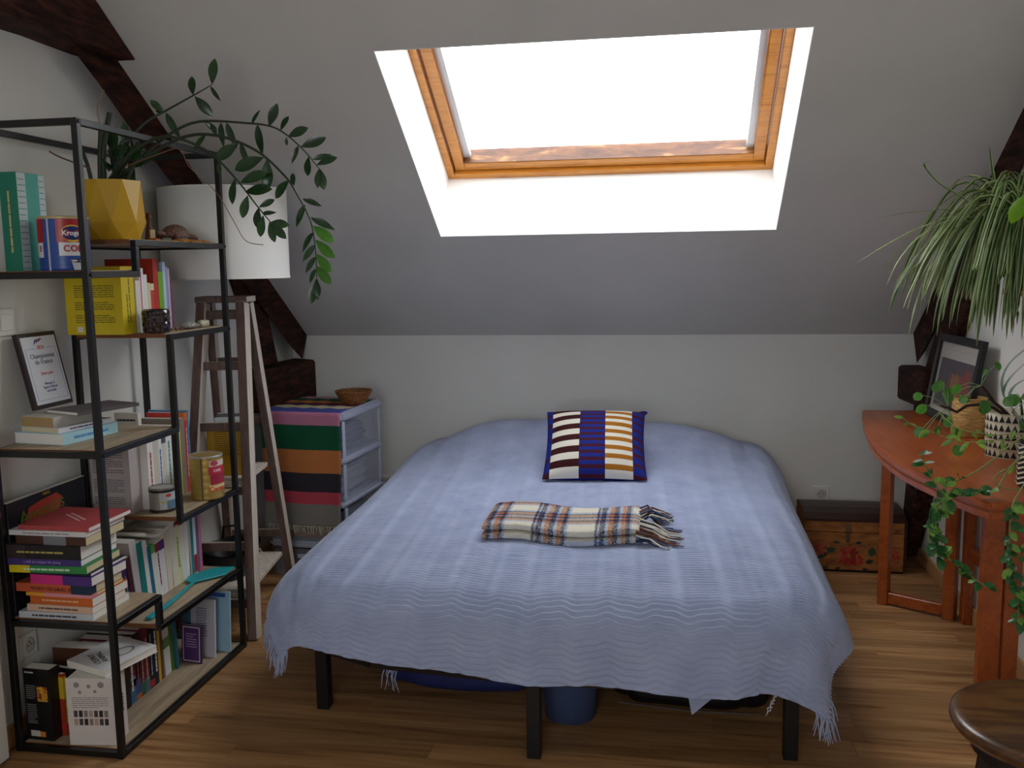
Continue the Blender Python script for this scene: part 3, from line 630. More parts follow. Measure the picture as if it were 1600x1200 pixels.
def ellipse_label(t, r, ang, z, a_, b_, m, nm, off=.0009):
    b = MB(); n = 28; vs = [(0, 0)]+[(a_*cos(2*pi*i/n), b_*sin(2*pi*i/n)) for i in range(n)]
    b.add([((r+off)*cos(radians(ang)+x/r), (r+off)*sin(radians(ang)+x/r), z+y) for x, y in vs], [(0, i+1, (i+1) % n+1) for i in range(n)]); return b.build(nm, m, t, recalc=False)
coffee_red = mat('#a81e26', .35); coffee_blue = mat('#274a9c', .35); white_l = mat('#d9d8dc', .4)
cr = .073
cc = can('large red, white and blue coffee tin beside the green boxed book', (-1.835, 2.602, BZ['a']), cr, .162, coffee_blue, None,
 [(-72, 10, .085, .155, coffee_red, 'red_label'), (-68, 10, .045, .085, white_l, 'white_label'), (-150, -105, .085, .155, coffee_red, 'red_label'), (-150, -108, .04, .085, white_l, 'white_label'),
  (-94, -89, .0, .157, mat('#c9ccd2', .3, .7), 'seam_strip'), (-200, 0, .156, .162, mat('#c9b56a', .4), 'gold_rim')], lid='#c9b98a')
ellipse_label(cc, cr, -36, .112, .034, .026, mat('#d8b52a', .4), 'yellow_oval'); ellipse_label(cc, cr, -36, .113, .028, .021, mat('#17256e', .4), 'blue_oval', .0013)
tx = curved_text(cc, 'Kroger', .021, mat('#e6e6ea', .4), cr+.001, -36, .113)
curved_text(cc, 'COFFEE', .027, mat('#a81e26', .4), cr+.0006, -22, .066); curved_text(cc, 'E', .023, mat('#a81e26', .4), cr+.0006, -117, .066)
ellipse_label(cc, cr, -26, .030, .024, .006, mat('#20130f', .3), 'coffee_surface', .0014)
b = MB(); b.grid(lambda u, v: ((cr+.0011)*cos(radians(-26)+(u-.5)*(.046-.016*v)/cr), (cr+.0011)*sin(radians(-26)+(u-.5)*(.046-.016*v)/cr), .034-.032*v), 10, 4); b.build('printed_cup', mat('#c4c6cf', .4), cc, recalc=False)
# cans on board e
gold = mat('#b79a50', .35, .5)
tc = can('tall gold coffee tin with a red and cream label on the middle board', (-1.748, 3.232, BZ['e']), .062, .168, gold, None,
 [(-52, 55, .13, .152, mat('#d9cdb8', .4), 'cream_label'), (-55, 55, .10, .128, mat('#c22440', .4), 'red_label'), (-50, 55, .055, .10, mat('#a02038', .4), 'maroon_label'), (-54, 55, .035, .06, mat('#e0cf8a', .4), 'yellow_label'), (-82, -76, 0, .165, mat('#6d6a64', .3, .7), 'seam_strip')])
curved_text(tc, 'Corsica', .024, mat('#d63326', .4), .0632, -22, .042); curved_text(tc, 'CAFE', .014, mat('#e8d8d8', .4), .0632, -24, .113)
ellipse_label(tc, .062, -34, .142, .016, .010, mat('#b8405a', .4), 'oval_mark', .0012)
sc_ = can('small tin with a black rim and blue print on the middle board', (-1.818, 3.028, BZ['e']), .046, .088, mat('#a8a49c', .35, .4), None,
 [(-180, 60, .075, .083, mat('#15130f', .4), 'black_band'), (-180, 60, .002, .012, mat('#241d16', .4), 'dark_band'), (-72, 30, .014, .074, mat('#b9bdc0', .4), 'label'), (-42, 20, .014, .045, mat('#3f6f8c', .4), 'blue_print')], lid='#7d7c76')
ellipse_label(sc_, .046, -32, .064, .011, .006, mat('#c23a34', .4), 'red_oval', .0012); curved_text(sc_, 'TSAO', .012, mat('#c8b850', .4), .0468, -56, .040)
# ------------------------------------------------------------------ small things on boards
b = MB(); b.lathe([(.040, 0), (.045, .004), (.046, .080), (.0435, .083), (.0425, .080), (.041, .012), (.002, .010)], 32, capb=True)
gm, gt, gb_ = nmat('dark_plum_glass', .12, 0, .7); gb_.inputs['Base Color'].default_value = lin('#241019'); gb_.inputs['Coat Weight'].default_value = .6
gl_ = thing('candle_glass', 'dark plum faceted glass in front of the second board books', 'candle holder', (-1.772, 2.985, BZ['c']))
b.build('cup', gm, gl_)
b = MB()
for j in range(4):
    for i in range(12):
        a = 2*pi*(i+.5*(j % 2))/12; c = Vector((.0462*cos(a), .0462*sin(a), .012+.019*j)); X_ = Vector((-sin(a), cos(a), 0)); vs = [c+Vector((cos(a), sin(a), 0))*.0022]+[c+X_*.0105*cos(k*pi/3)+Vector((0, 0, .0095*sin(k*pi/3))) for k in range(6)]
        b.add(vs, [(0, k+1, (k+1) % 6+1) for k in range(6)])
b.build('facets', gm, gl_, recalc=False)
# seashells / jewellery on board c
sm, stt, sb = nmat('shell', .5); stt.links.new(ramp(stt, noise(stt, coords(stt, (1, 1, 1)), 90, 4), [(.35, '#5a5a58'), (.5, '#8d8c88'), (.65, '#c9c6b4')]), sb.inputs[0])
def pebble(name, label, c, s, m, seed, rz=0, cat='shell', group=None):
    rn = random.Random(seed); b = MB(); ph = [rn.uniform(0, 6) for _ in range(4)]
    def fn(u, v):
        a = 2*pi*u; e_ = pi*v; r = 1+.12*sin(3*a+ph[0])*sin(e_)+.1*sin(5*a+ph[1]+4*v)*sin(e_)+.06*sin(9*v+ph[2])
        return (s[0]*r*sin(e_)*cos(a), s[1]*r*sin(e_)*sin(a), s[2]*(1-cos(e_)*r)*.97)
    b.grid(fn, 22, 12); o = b.build(name, m); o.location = c; o.rotation_euler = (0, 0, rz); return tag(o, label, cat, group)
pebble('seashell', 'large grey and cream oyster shell on the second board', (-1.765, 3.20, BZ['c']), (.028, .055, .013), sm, 1, .2)
pebble('seashell', 'smaller pale ridged shell at the far end of the second board', (-1.755, 3.285, BZ['c']), (.022, .034, .014), mat('#b9b49c', .5), 2, .1)
br = MB()
for k in range(9):
    a = 2*pi*k/9; br.lathe([(.0005, -.004), (.004, -.002), (.0045, .001), (.003, .004), (.0005, .005)], 8, (.022*cos(a), .022*sin(a)*1.3, .0045))
tag(br.build('bracelet', mat('#6b4a34', .35, .3)), 'brown beaded bracelet lying beside the plum glass', 'bracelet').location = (-1.765, 3.095, BZ['c'])
# turtle, tag, starfish and flat orange thing on board b
tt = thing('turtle_figurine', 'carved brown turtle figurine on the top board beside the yellow pot', 'figurine', (-1.80, 3.20, BZ['b']+.014), (0, 0, radians(80)))
tm, tnt, tbb = nmat('turtle_shell', .6); v_ = N(tnt, 'ShaderNodeTexVoronoi'); v_.inputs['Scale'].default_value = 60; v_.feature = 'DISTANCE_TO_EDGE'; tnt.links.new(coords(tnt), v_.inputs['Vector'])
tnt.links.new(ramp(tnt, v_.outputs[0], [(.0, '#3a2620'), (.12, '#6b4a3e'), (.4, '#7d594b')]), tbb.inputs[0]); bump(tnt, tbb, v_.outputs[0], .8, .004)
b = MB(); b.grid(lambda u, v: (.062*cos(2*pi*u)*sin(pi/2*v), .046*sin(2*pi*u)*sin(pi/2*v), .048*cos(pi/2*v)+.004), 28, 10); b.build('shell', tm, tt)
b = MB(); b.grid(lambda u, v: (.062*cos(2*pi*u)*v, .046*sin(2*pi*u)*v, .004), 28, 3); b.build('belly', mat('#4a332b', .7), tt)
skin = mat('#6d4c40', .6)
b = MB(); b.tube([(-.055, 0, .010), (-.072, 0, .016), (-.088, 0, .018), (-.095, 0, .016)], [.010, .009, .011, .004], 10); b.build('head', skin, tt)
for sx_, sy_ in ((-1, 1), (-1, -1), (1, 1), (1, -1)):
    b = MB(); b.tube([(sx_*.035, sy_*.030, .008), (sx_*.048, sy_*.048, .004), (sx_*.058, sy_*.055, .0)], [.010, .009, .006], 8); b.build('flipper', skin, tt)
# dried orange coral branch and support
def star(name, label, c, R, r, col, n=5, h=.012, rz=0):
    b = MB(); vs = [(0, 0, h)]; 
    for k in range(2*n):
        a = pi*k/n; q = R if k % 2 == 0 else r; vs.append((q*cos(a), q*sin(a), .001 if k % 2 == 0 else .003))
    vs += [(v[0], v[1], 0) for v in vs[1:]]
    f = [(0, k+1, (k+1) % (2*n)+1) for k in range(2*n)]+[(k+1, k+1+2*n, (k+1) % (2*n)+1+2*n, (k+1) % (2*n)+1) for k in range(2*n)]+[tuple(range(2*n+1, 4*n+1))[::-1]]
    b.add(vs, f); sm_, st_, sb_ = nmat('dried_orange', .8); st_.links.new(ramp(st_, noise(st_, coords(st_), 120, 3), [(.3, '#9a5a14'), (.6, '#d18a22'), (.8, '#e0a848')]), sb_.inputs[0]); bump(st_, sb_, noise(st_, coords(st_), 200, 2), .6, .003)
    o = b.build(name, sm_); o.location = c; o.rotation_euler = (0, 0, rz); return tag(o, label, 'starfish')
star('starfish', 'dried orange starfish lying under and beside the turtle', (-1.755, 3.16, BZ['b']), .072, .024, '', rz=.3)
star('starfish', 'small dried orange starfish at the far end of the top board', (-1.745, 3.295, BZ['b']), .045, .016, '', 5, .010, .9)
bx = thing('figurine', 'small reddish brown figurine with a cream tag between yellow pot and turtle', 'figurine', (-1.835, 3.085, BZ['b']))
b = MB(); b.lathe([(.018, 0), (.016, .02), (.012, .045), (.006, .07), (.011, .085), (.009, .1), (.001, .106)], 16); b.build('body', mat('#5c2a18', .5), bx)
MB().box(.014, .032, -.020, -.018, .012, .042).build('paper_tag', mat('#d6cfb4', .7), bx); MB().box(.010, .036, -.024, .008, 0, .011).build('base', mat('#a3501c', .5), bx)
# spatula (fly swatter shape) on board g
sp = thing('spatula', 'turquoise silicone spatula lying on the low board', 'spatula', (0, 0, BZ['g']))
tq = mat('#0c98a0', .45)
b = MB(); outl = [(-1.845, 3.225), (-1.795, 3.33), (-1.715, 3.355), (-1.708, 3.26), (-1.752, 3.205), (-1.785, 3.165), (-1.80, 3.155), (-1.83, 3.17)]
b.prism(outl, 2, .006, .012); b.build('blade', tq, sp, bevel=.002)
b = MB(); b.bar((-1.792, 3.165, .008), (-1.768, 2.95, .007), .012, .008, w2=.020); b.bar((-1.768, 2.95, .007), (-1.765, 2.80, .0065), .020, .009, w2=.026); b.build('handle', tq, sp, bevel=.002)
# ------------------------------------------------------------------ big drum lampshade on a wall arm
lp = thing('wall_lamp', 'large white drum lampshade behind the metal shelf, above the wooden stepladder', 'lamp', (-1.848, 3.69, 1.70))
lm, lt, lb_ = nmat('shade_fabric', .9, 0, .1); lb_.inputs['Base Color'].default_value = lin('#f4f4f2'); lb_.inputs['Transmission Weight'].default_value = 0
b = MB(); b.lathe([(.262, -.185), (.262, .185), (.259, .185), (.259, -.185), (.262, -.185)], 64, capb=False, capt=False); b.build('lamp_shade', lm, lp)
b = MB(); b.lathe([(.2635, -.187), (.2635, -.181), (.2575, -.181), (.2575, -.187), (.2635, -.187)], 64, capb=False, capt=False); b.build('hem_ring', mat('#f2f1ec', .8), lp); b = MB(); b.lathe([(.2635, .181), (.2635, .187), (.2575, .187), (.2575, .181), (.2635, .181)], 64, capb=False, capt=False); b.build('hem_ring', mat('#f2f1ec', .8), lp)
b = MB(); b.tube([(-.27, 0, .10), (-.1, 0, .10), (0, 0, .10), (0, 0, .06)], .008, 10)
for k in range(3): a = 2*pi*k/3+.5; b.tube([(0, 0, .10), (.259*cos(a), .259*sin(a), .10)], .0025, 6)
b.build('arm', mat('#c0c0bc', .3, .8), lp); MB().lathe([(.015, 0), (.017, .05), (.017, .07), (.003, .075)], 16, (0, 0, .0)).build('bulb_holder', M_white, lp)
b = MB(); b.lathe([(.003, -.09), (.022, -.075), (.029, -.05), (.022, -.02), (.013, 0)], 20); b.build('bulb', mat('#f4f4f0', .2), lp)

# ------------------------------------------------------------------ wooden stepladder
LA = radians(9)
ld = thing('stepladder', 'weathered wooden A-frame stepladder between the shelf unit and the drawer tower', 'ladder', (-1.900, 3.765, 0), LA)
def lpart(name, a, b_, w, h, up=(0, 1, 0), w2=None, h2=None):
    m = MB(); m.bar(a, b_, w, h, up=up, w2=w2, h2=h2); o = m.build(name, [M_lad, M_ladl], ld, bevel=.002)
    for p in o.data.polygons:      # sides facing +X / up are paler: skylight falling on them, painted in
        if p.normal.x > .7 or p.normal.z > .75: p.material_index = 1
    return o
FH = .148; TH = .085
for sx in (-1, 1):
    lpart('leg', (sx*FH, -.315, .0), (sx*TH, -.035, 1.41), .040, .072)
    lpart('leg', (sx*FH, .345, .0), (sx*TH, .045, 1.41), .036, .052)
def onleg(z, near): t = z/1.41; return (FH+(TH-FH)*t, (-.325+.28*t) if near else (.345-.295*t))
MB().box(-.112, .112, -.068, .072, 1.41, 1.437).build('top_board', [M_lad], ld, bevel=.003)
MB().box(.1122, .1126, -.066, .070, 1.412, 1.435).build('skylit_edge', M_ladl, ld)  # pale strip paints skylight onto the top board's right edge
for z in (1.375, 1.158, .90, .40):
    x, y = onleg(z, True); lpart('rung', (-x+.018, y, z-.018), (x-.018, y, z-.018), .024, .036, up=(0, 0, 1))
for z in (1.375, 1.158, .874, .304):
    x, y = onleg(z, False); lpart('rung', (-x+.016, y, z-.018), (x-.016, y, z-.018), .022, .034, up=(0, 0, 1))
for z, nm in ((.655, 'upper'), (.19, 'lower')):
    xa, ya = onleg(z, True); xb, yb_ = onleg(z, False)
    m = MB(); m.hexa([(-xa+.022, ya-.0, z-.02), (xa-.022, ya-.0, z-.02), (xb-.02, yb_-.02, z-.02), (-xb+.02, yb_-.02, z-.02), (-xa+.022, ya, z), (xa-.022, ya, z), (xb-.02, yb_-.02, z), (-xb+.02, yb_-.02, z)])
    m.build('step_board', M_ladl, ld, bevel=.002)
    x, y = onleg(z-.03, True); lpart('rung', (-x+.018, y-.004, z-.04), (x-.018, y-.004, z-.04), .022, .036, up=(0, 0, 1))
b = MB(); b.tube([(.165, -.24, .37), (.185, -.235, .33), (.187, -.23, .26), (.172, -.24, .25)], .002, 6); b.build('string', mat('#c8c0a8', .8), ld)
# books on the upper step board
Lm = Matrix.Translation((-1.900, 3.765, 0)) @ Matrix.Rotation(LA, 4, 'Z')
yl = book('dark yellow book with lines of small print standing on the upper ladder step', .020, .235, .178, '#c99a10', Lm @ Matrix.Translation((.095, -.085, .6552)) @ Matrix.Rotation(radians(96), 4, 'Z') @ Matrix.Rotation(radians(0), 4, 'X'))
print_lines(yl, frameM((-.0005, .085, .15), (0, -1, 0), (0, 0, 1)), .12, .12, 12, mat('#7a5c10', .8), .35)
book('white book with a pale blue edge standing on the upper ladder step', .016, .255, .16, '#dfe6ec', Lm @ Matrix.Translation((.108, -.055, .6552)) @ Matrix.Rotation(radians(100), 4, 'Z'), band=[(.0, .04, '#3f9acb'), (.55, .62, '#3f9acb')])
book('grey folder standing behind the books on the upper ladder step', .020, .262, .15, '#77797c', Lm @ Matrix.Translation((.085, .005, .6552)) @ Matrix.Rotation(radians(93), 4, 'Z'))
# black wok-like pan / bag on the lower step
bg = thing('bag', 'black open cloth bag slumped on the lowest ladder step', 'bag', (-1.925, 3.70, .191), LA)
def bagfn(u, v):
    a = 2*pi*u; r = .085+.065*v+.010*sin(3*a+1)*v; return (r*cos(a)*.92, r*sin(a)*1.1, .14*v+.018*sin(2*a)*v)
b = MB(); b.grid(bagfn, 32, 8); b.grid(lambda u, v: tuple(q*s for q, s in zip(bagfn(u, 1-v*.6), (.94, .94, 1))), 32, 6); b.lathe([(.001, .0), (.085, .0)], 32, (0, 0, .0), capb=False, capt=False, sx=.92, sy=1.1)
b.build('body', mat('#0d0d0f', .45), bg, recalc=False)
b = MB(); b.tube([(-.05, .1, .14), (-.04, .09, .2), (.03, .07, .21), (.05, .09, .14)], .006, 8); b.build('handle', mat('#101012', .5), bg)

# ------------------------------------------------------------------ translucent drawer tower with striped runner
def plastic(name, col, alpha):
    m, t, b = nmat(name, .3, 0, .4); b.inputs['Base Color'].default_value = lin(col); b.inputs['Alpha'].default_value = alpha; return m
P_rim = plastic('translucent_rim', '#ccd2e8', .8); P_wall = plastic('translucent_wall', '#ccd2e4', .15)
DX0, DX1, DY0, DY1 = -.215, .215, -.25, .25
dt = thing('drawer_tower', 'translucent plastic drawer tower in the corner under a striped cloth', 'drawers', (-1.745, 4.49, 0), radians(-5))
tops = [.85, .62, .40, .185]; bots = [.62, .40, .185, .0]
for i, (zt_, zb_) in enumerate(zip(tops, bots)):
    b = MB(); h_ = .05 if i == 0 else .035
    b.box(DX0, DX1, DY0, DY1, zt_-h_, zt_-.0005); b.build('frame_rim', P_rim, dt, bevel=.012, seg=2)
    b = MB(); zl = zt_-h_-.001; zbb = zb_+.001
    b.box(DX0+.012, DX0+.016, DY0+.01, DY1-.01, zbb, zl); b.box(DX1-.016, DX1-.012, DY0+.01, DY1-.01, zbb, zl); b.box(DX0+.016, DX1-.016, DY1-.014, DY1-.01, zbb, zl); b.build('side_shell', P_wall, dt)
    for k in (DY0+.012, DY1-.045): MB().box(DX1-.0115, DX1-.006, k, k+.03, zbb, zl).build('corner_post', P_rim, dt, bevel=.003)
    d = MB(); d.box(DX0+.03, DX1-.03, DY0+.002, DY0+.006, zbb+.004, zl-.004); d.box(DX0+.03, DX0+.034, DY0+.006, DY1-.03, zbb+.004, zl-.02); d.box(DX1-.034, DX1-.03, DY0+.006, DY1-.03, zbb+.004, zl-.02); d.box(DX0+.034, DX1-.034, DY0+.006, DY1-.03, zbb+.004, zbb+.008)
    dr = d.build('drawer', P_wall, dt); MB().box(-.06, .06, DY0-.008, DY0+.0015, zl-.05, zl-.03).build('handle', P_rim, dr, bevel=.003)
def folded(label, c, s, col, rz=0, cat='clothes', n=3):
    b = MB(); h = s[2]/n
    rn = random.Random(int(s[0]*1000+n*77))
    t = thing('folded_cloth', label, cat, c, rz)
    for i in range(n):
        m = MB(); sx, sy = s[0]*rn.uniform(.9, 1), s[1]*rn.uniform(.9, 1); m.box(-sx/2, sx/2, -sy/2, sy/2, i*h, (i+1)*h-.002); m.build('fold', mat(col, .9), t, bevel=h*.3, seg=2)
    return t
ca = radians(-5)
def inT(x, y, z): return (-1.745+x*cos(ca)-y*sin(ca), 4.49+x*sin(ca)+y*cos(ca), z)
folded('dark blue folded clothes seen through the top drawer side', inT(.06, .0, .6305), (.2, .32, .12), '#3a4468', ca)
folded('pale folded linen seen through the second drawer side', inT(.03, -.02, .4105), (.28, .36, .14), '#c2c6cc', ca)
folded('dark violet folded clothes seen through the third drawer side', inT(.08, .0, .1955), (.18, .36, .12), '#2b2440', ca)
cb = thing('cardboard_box', 'brown cardboard box with a red label in the drawer under the cloth fringe', 'box', inT(-.02, -.14, .1955), ca)
MB().box(-.10, .10, -.07, .07, 0, .135).build('carton', mat('#9a6a48', .8), cb, bevel=.002)
MB().box(-.02, .02, -.0708, -.0702, .085, .125).build('red_label', mat('#b8281c', .6), cb); MB().box(-.02, .045, -.0712, -.0706, .055, .082).build('barcode_label', mat('#d8d4cc', .6), cb)
MB().box(.022, .05, -.0708, -.0702, .085, .125).build('picture_label', mat('#8a7a50', .6), cb)
folded('dark red folded clothes in the lowest drawer', inT(.02, .02, .0105), (.24, .3, .11), '#4a2030', ca)
# runner: coordinates along the cloth: on top (y 0.2 -> front edge) then hanging down the front
cl = thing('table_runner', 'striped cotton runner over the drawer tower, pink, green, orange and charcoal', 'cloth', inT(0, 0, 0), ca)
tops_s = [(.47, '#b98aa0'), (.40, '#255a41'), (.315, '#c07a45'), (.25, '#5a3040'), (.165, '#c9c3a0'), (.085, '#4f55a0'), (.02, None)]
front_s = [(.0, '#c27f9d'), (.062, '#1f5a40'), (.185, '#c27a48'), (.305, '#3a363f'), (.40, '#bf4d5e'), (.46, '#86847f')]
colsR = ['#b98aa0', '#255a41', '#c07a45', '#5a3040', '#c9c3a0', '#4f55a0', '#c27f9d', '#1f5a40', '#c27a48', '#3a363f', '#bf4d5e', '#86847f']
def clothmat(name, col):
    m, t, b = nmat(name, .95, 0, .1); v = coords(t, (90, 90, 90)); n = noise(t, v, 3, 3)
    c = lin(col); h = N(t, 'ShaderNodeHueSaturation'); h.inputs['Color'].default_value = c; mr = N(t, 'ShaderNodeMapRange'); mr.inputs['To Min'].default_value = .75; mr.inputs['To Max'].default_value = 1.2
    t.links.new(n, mr.inputs[0]); t.links.new(mr.outputs[0], h.inputs['Value']); t.links.new(h.outputs[0], b.inputs[0]); bump(t, b, n, .4, .002); return m
matsR = [clothmat('runner_stripe', c) for c in colsR]
Ltop, Lfr = .46, .57; Ltot = Ltop+Lfr
def stripe(s):      # s measured from the back edge
    if s < Ltop:
        q = Ltop-s
        for k, lim in enumerate((.40, .315, .25, .165, .085, .0)):
            if q >= lim: return k
    q = s-Ltop
    k = 6
    for i, (a, c) in enumerate(front_s):
        if q >= a: k = 6+i
    return k
def runfn(u, v):
    s = v*Ltot; x = DX0-.004+.43*u
    if s < Ltop-.01: y = DY0+(Ltop-s); z = .8525+.004*sin(14*u+9*s)**2; x += -.012*(Ltop-s)/Ltop
    else:
        q = s-Ltop; a = min(1, max(0, (q+.01)/.02)); y = DY0-.009-.012*a-.006*sin(9*u+3)*a*min(1, q*4); z = .852-.004*a-max(0, q); x += .010*sin(q*9)*q - (.03*(u-.3)*q*1.2)
    return (x, y, z)
b = MB(); b.grid(runfn, 26, 150, mfn=lambda u, v: stripe(v*Ltot)); ro = b.build('cloth', matsR, cl, recalc=False)
sol = ro.modifiers.new('s', 'SOLIDIFY'); sol.thickness = .002; sol.offset = 0
b = MB(); rn = random.Random(8)
for i in range(60):
    p = Vector(runfn((i+.5)/60, 1)); q = p+Vector((rn.uniform(-.008, .008), rn.uniform(-.012, .004), -.022)); r = q+Vector((rn.uniform(-.012, .012), rn.uniform(-.006, .004), -rn.uniform(.012, .03)))
    b.tube([p, q, r], [.0022, .002, .0006], 5, cap=False)
tag(b.build('fringe', mat('#b8b4a0', .9), cl), kind='stuff')
# wicker bowl
bw = thing('wicker_basket', 'small round brown wicker bowl on the striped cloth', 'basket', (-1.588, 4.50, .8555))
wm_, wt, wb2 = nmat('wicker', .6); wt.links.new(ramp(wt, noise(wt, coords(wt, (1, 1, 6)), 60, 3), [(.3, '#4e2c10'), (.5, '#8a5426'), (.7, '#b0753a')]), wb2.inputs[0])
b = MB()
for k in range(9):
    z = .004+.0075*k; r = .052+.040*(k/8)**.75
    b.tube([(r*cos(2*pi*j/36), r*sin(2*pi*j/36), z+.0012*(1 if (j+k) % 2 else -1)) for j in range(37)], .0045, 6, cap=False)
b.build('weave', wm_, bw, recalc=False)
for k in range(16):
    a = 2*pi*k/16; m = MB(); m.tube([((.050+.040*(q/8)**.75)*cos(a)*1.04, (.050+.040*(q/8)**.75)*sin(a)*1.04, .003+.0078*q) for q in range(9)], .0022, 5); m.build('spoke', wm_, bw)
MB().lathe([(.001, 0), (.052, 0), (.052, .004), (.001, .004)], 28).build('bottom', wm_, bw)

# ------------------------------------------------------------------ bed
bd = thing('bed', 'double bed with a black metal frame on square legs against the low back wall', 'bed', (-.40, 2.72, 0))
bx_, by_ = -.40, 2.72
def bb(x0, x1, y0, y1, z0, z1, name, m=M_black, bev=.002): return MB().box(x0-bx_, x1-bx_, y0-by_, y1-by_, z0, z1).build(name, m, bd, bevel=bev)
for (x, y) in ((-1.186, 2.935), (.398, 2.812), (-1.186, 4.75), (.398, 4.75)): bb(x-.022, x+.022, y-.022, y+.022, 0, .262, 'leg')
bb(-.422, -.378, 2.69, 2.734, 0, .242, 'leg'); bb(-.422, -.378, 3.8, 3.844, 0, .262, 'leg')
b = MB()     # rounded foot rail
pts = [(-1.186, 2.935), (-1.12, 2.85), (-.95, 2.77), (-.4, 2.712), (.1, 2.735), (.33, 2.775), (.398, 2.83)]
for a, c in zip(pts[:-1], pts[1:]): b.bar((a[0]-bx_, a[1]-by_, .262), (c[0]-bx_, c[1]-by_, .262), .03, .042)
b.build('foot_rail', M_black, bd)
for x in (-1.186, -.40, .398): bb(x-.015, x+.015, 2.86, 4.9, .243, .28, 'side_rail')
bb(-1.2, .412, 4.88, 4.91, .243, .28, 'head_rail')
for k in range(13): bb(-1.17, .383, 2.98+.15*k, 3.04+.15*k, .281, .293, 'slat', mat('#c7a878', .6))
m = MB(); m.box(-1.17-bx_, .37-bx_, 2.79-by_, 4.93-by_, .294, .47); m.build('mattress', mat('#5a1226', .9), bd, bevel=.05, seg=4)
# corner of maroon sheet
import numpy as np
MX0, MX1, MY0, MY1 = -1.20, .40, 2.80, 4.975
def ztop(x, y):
    t = np.clip((y-2.75)/2.0, 0, 1); z = .515+.075*t
    hump = .135*np.exp(-((y-4.74)/.30)**2*1.0)
    u = np.abs(x+.40)/.80; side = np.clip(1-np.clip(u-.45, 0, 1)**2*2.6, 0, 1)
    z = z+hump*side - .035*np.clip(u-.5, 0, 1)**2*4*.5
    z = z+.004*np.sin(x*5.1+y*2.3)+.003*np.sin(x*9+1-y*6)
    return z
def drape(X, Y):       # flat cloth coordinate -> 3D point (numpy arrays)
    Rc = .24; ix = np.clip(X, MX0+Rc, MX1-Rc); iy = np.clip(Y, MY0+Rc, 9); qx, qy = X-ix, Y-iy; rr = np.maximum(np.hypot(qx, qy), 1e-6); ux, uy = qx/rr, qy/rr
    d = np.maximum(rr-Rc, 0); ex, ey = qx, qy; cx = ix+ux*np.minimum(rr, Rc); cy = iy+uy*np.minimum(rr, Rc); d = d*(1-.22*(2*np.abs(ux*uy))**2)
    rad = .20*ux**2+.135*uy**2+1e-6
    ang = radians(74); La = rad*ang; th = np.minimum(d, La)/rad; rest = np.maximum(d-La, 0)
    h = rad*np.sin(th)+rest*.22; v = rad*(1-np.cos(th))+rest*.97
    # folds, stronger round the right-front corner
    ca_ = np.arctan2(-ey, ex); cor = np.exp(-((X-.45)/.35)**2-((Y-2.6)/.35)**2)
    fold = rest*(.10*np.sin(X*14+1.0)*np.abs(uy)+.09*np.sin(Y*11)*np.abs(ux))+cor*rest*.32*np.sin(ca_*9+.6)
    corL = np.exp(-((X+1.3)/.28)**2-((Y-2.6)/.28)**2); fold = fold+corL*rest*.2*np.sin(ca_*8)
    h = h+fold*.8
    px = cx+ux*h; py = cy+uy*h; pz = ztop(cx, cy)-v
    return px, py, pz
def cloth(nx, ny, X0, X1, Y0, Y1):
    gx = np.linspace(X0, X1, nx); gy = np.linspace(Y0, Y1, ny); X, Y = np.meshgrid(gx, gy)
    # hem shape: pull in flat coordinates near the edges so the hem height varies along the front
    tF = np.clip((MY0-Y)/(MY0-Y0), 0, 1); 
    fl_ = np.interp(X, [-1.7, -1.35, -1.15, -.85, -.4, .05, .25, .45, .9], [.72, .74, .80, .90, .98, 1.0, 1.0, 1.0, 1.02])
    Yn = np.where(Y < MY0, MY0-(MY0-Y0)*tF*fl_, Y)
    tL = np.clip((MX0-X)/(MX0-X0), 0, 1); flL = np.interp(Y, [Y0, 2.9, 3.5, 4.9], [.66, .76, 1.0, 1.0]); Xn = np.where(X < MX0, MX0-(MX0-X0)*tL*flL, X)
    tR = np.clip((X-MX1)/(X1-MX1), 0, 1); flR = np.interp(Y, [Y0, 2.9, 3.5, 4.9], [.88, .86, 1.0, 1.0]); Xn = np.where(X > MX1, MX1+(X1-MX1)*tR*flR, Xn)
    P = np.stack(drape(Xn, Yn), -1)
    # normals
    du = np.gradient(P, axis=1); dv = np.gradient(P, axis=0); Nn = np.cross(du, dv); Nn /= np.linalg.norm(Nn, axis=2, keepdims=True)
    per = .0205
    wob = .0085*np.sin(X*2*pi/.165+1.5*np.sin(Y*1.7))+.003*np.sin(X*2*pi/.07+Y*5)
    rng_ = np.random.default_rng(2); q = rng_.normal(size=(ny//6+2, nx//6+2)); yi = np.linspace(0, q.shape[0]-1.01, ny); xi = np.linspace(0, q.shape[1]-1.01, nx)
    a = yi.astype(int); c = xi.astype(int); fa = (yi-a)[:, None]; fc = (xi-c)[None]
    nz = q[a][:, c]*(1-fa)*(1-fc)+q[a+1][:, c]*fa*(1-fc)+q[a][:, c+1]*(1-fa)*fc+q[a+1][:, c+1]*fa*fc
    rid = (.5+.5*np.sin(2*pi*(Y+wob)/per))**1.5
    P = P+Nn*(rid*.0080+nz*.0008)[..., None]
    return P
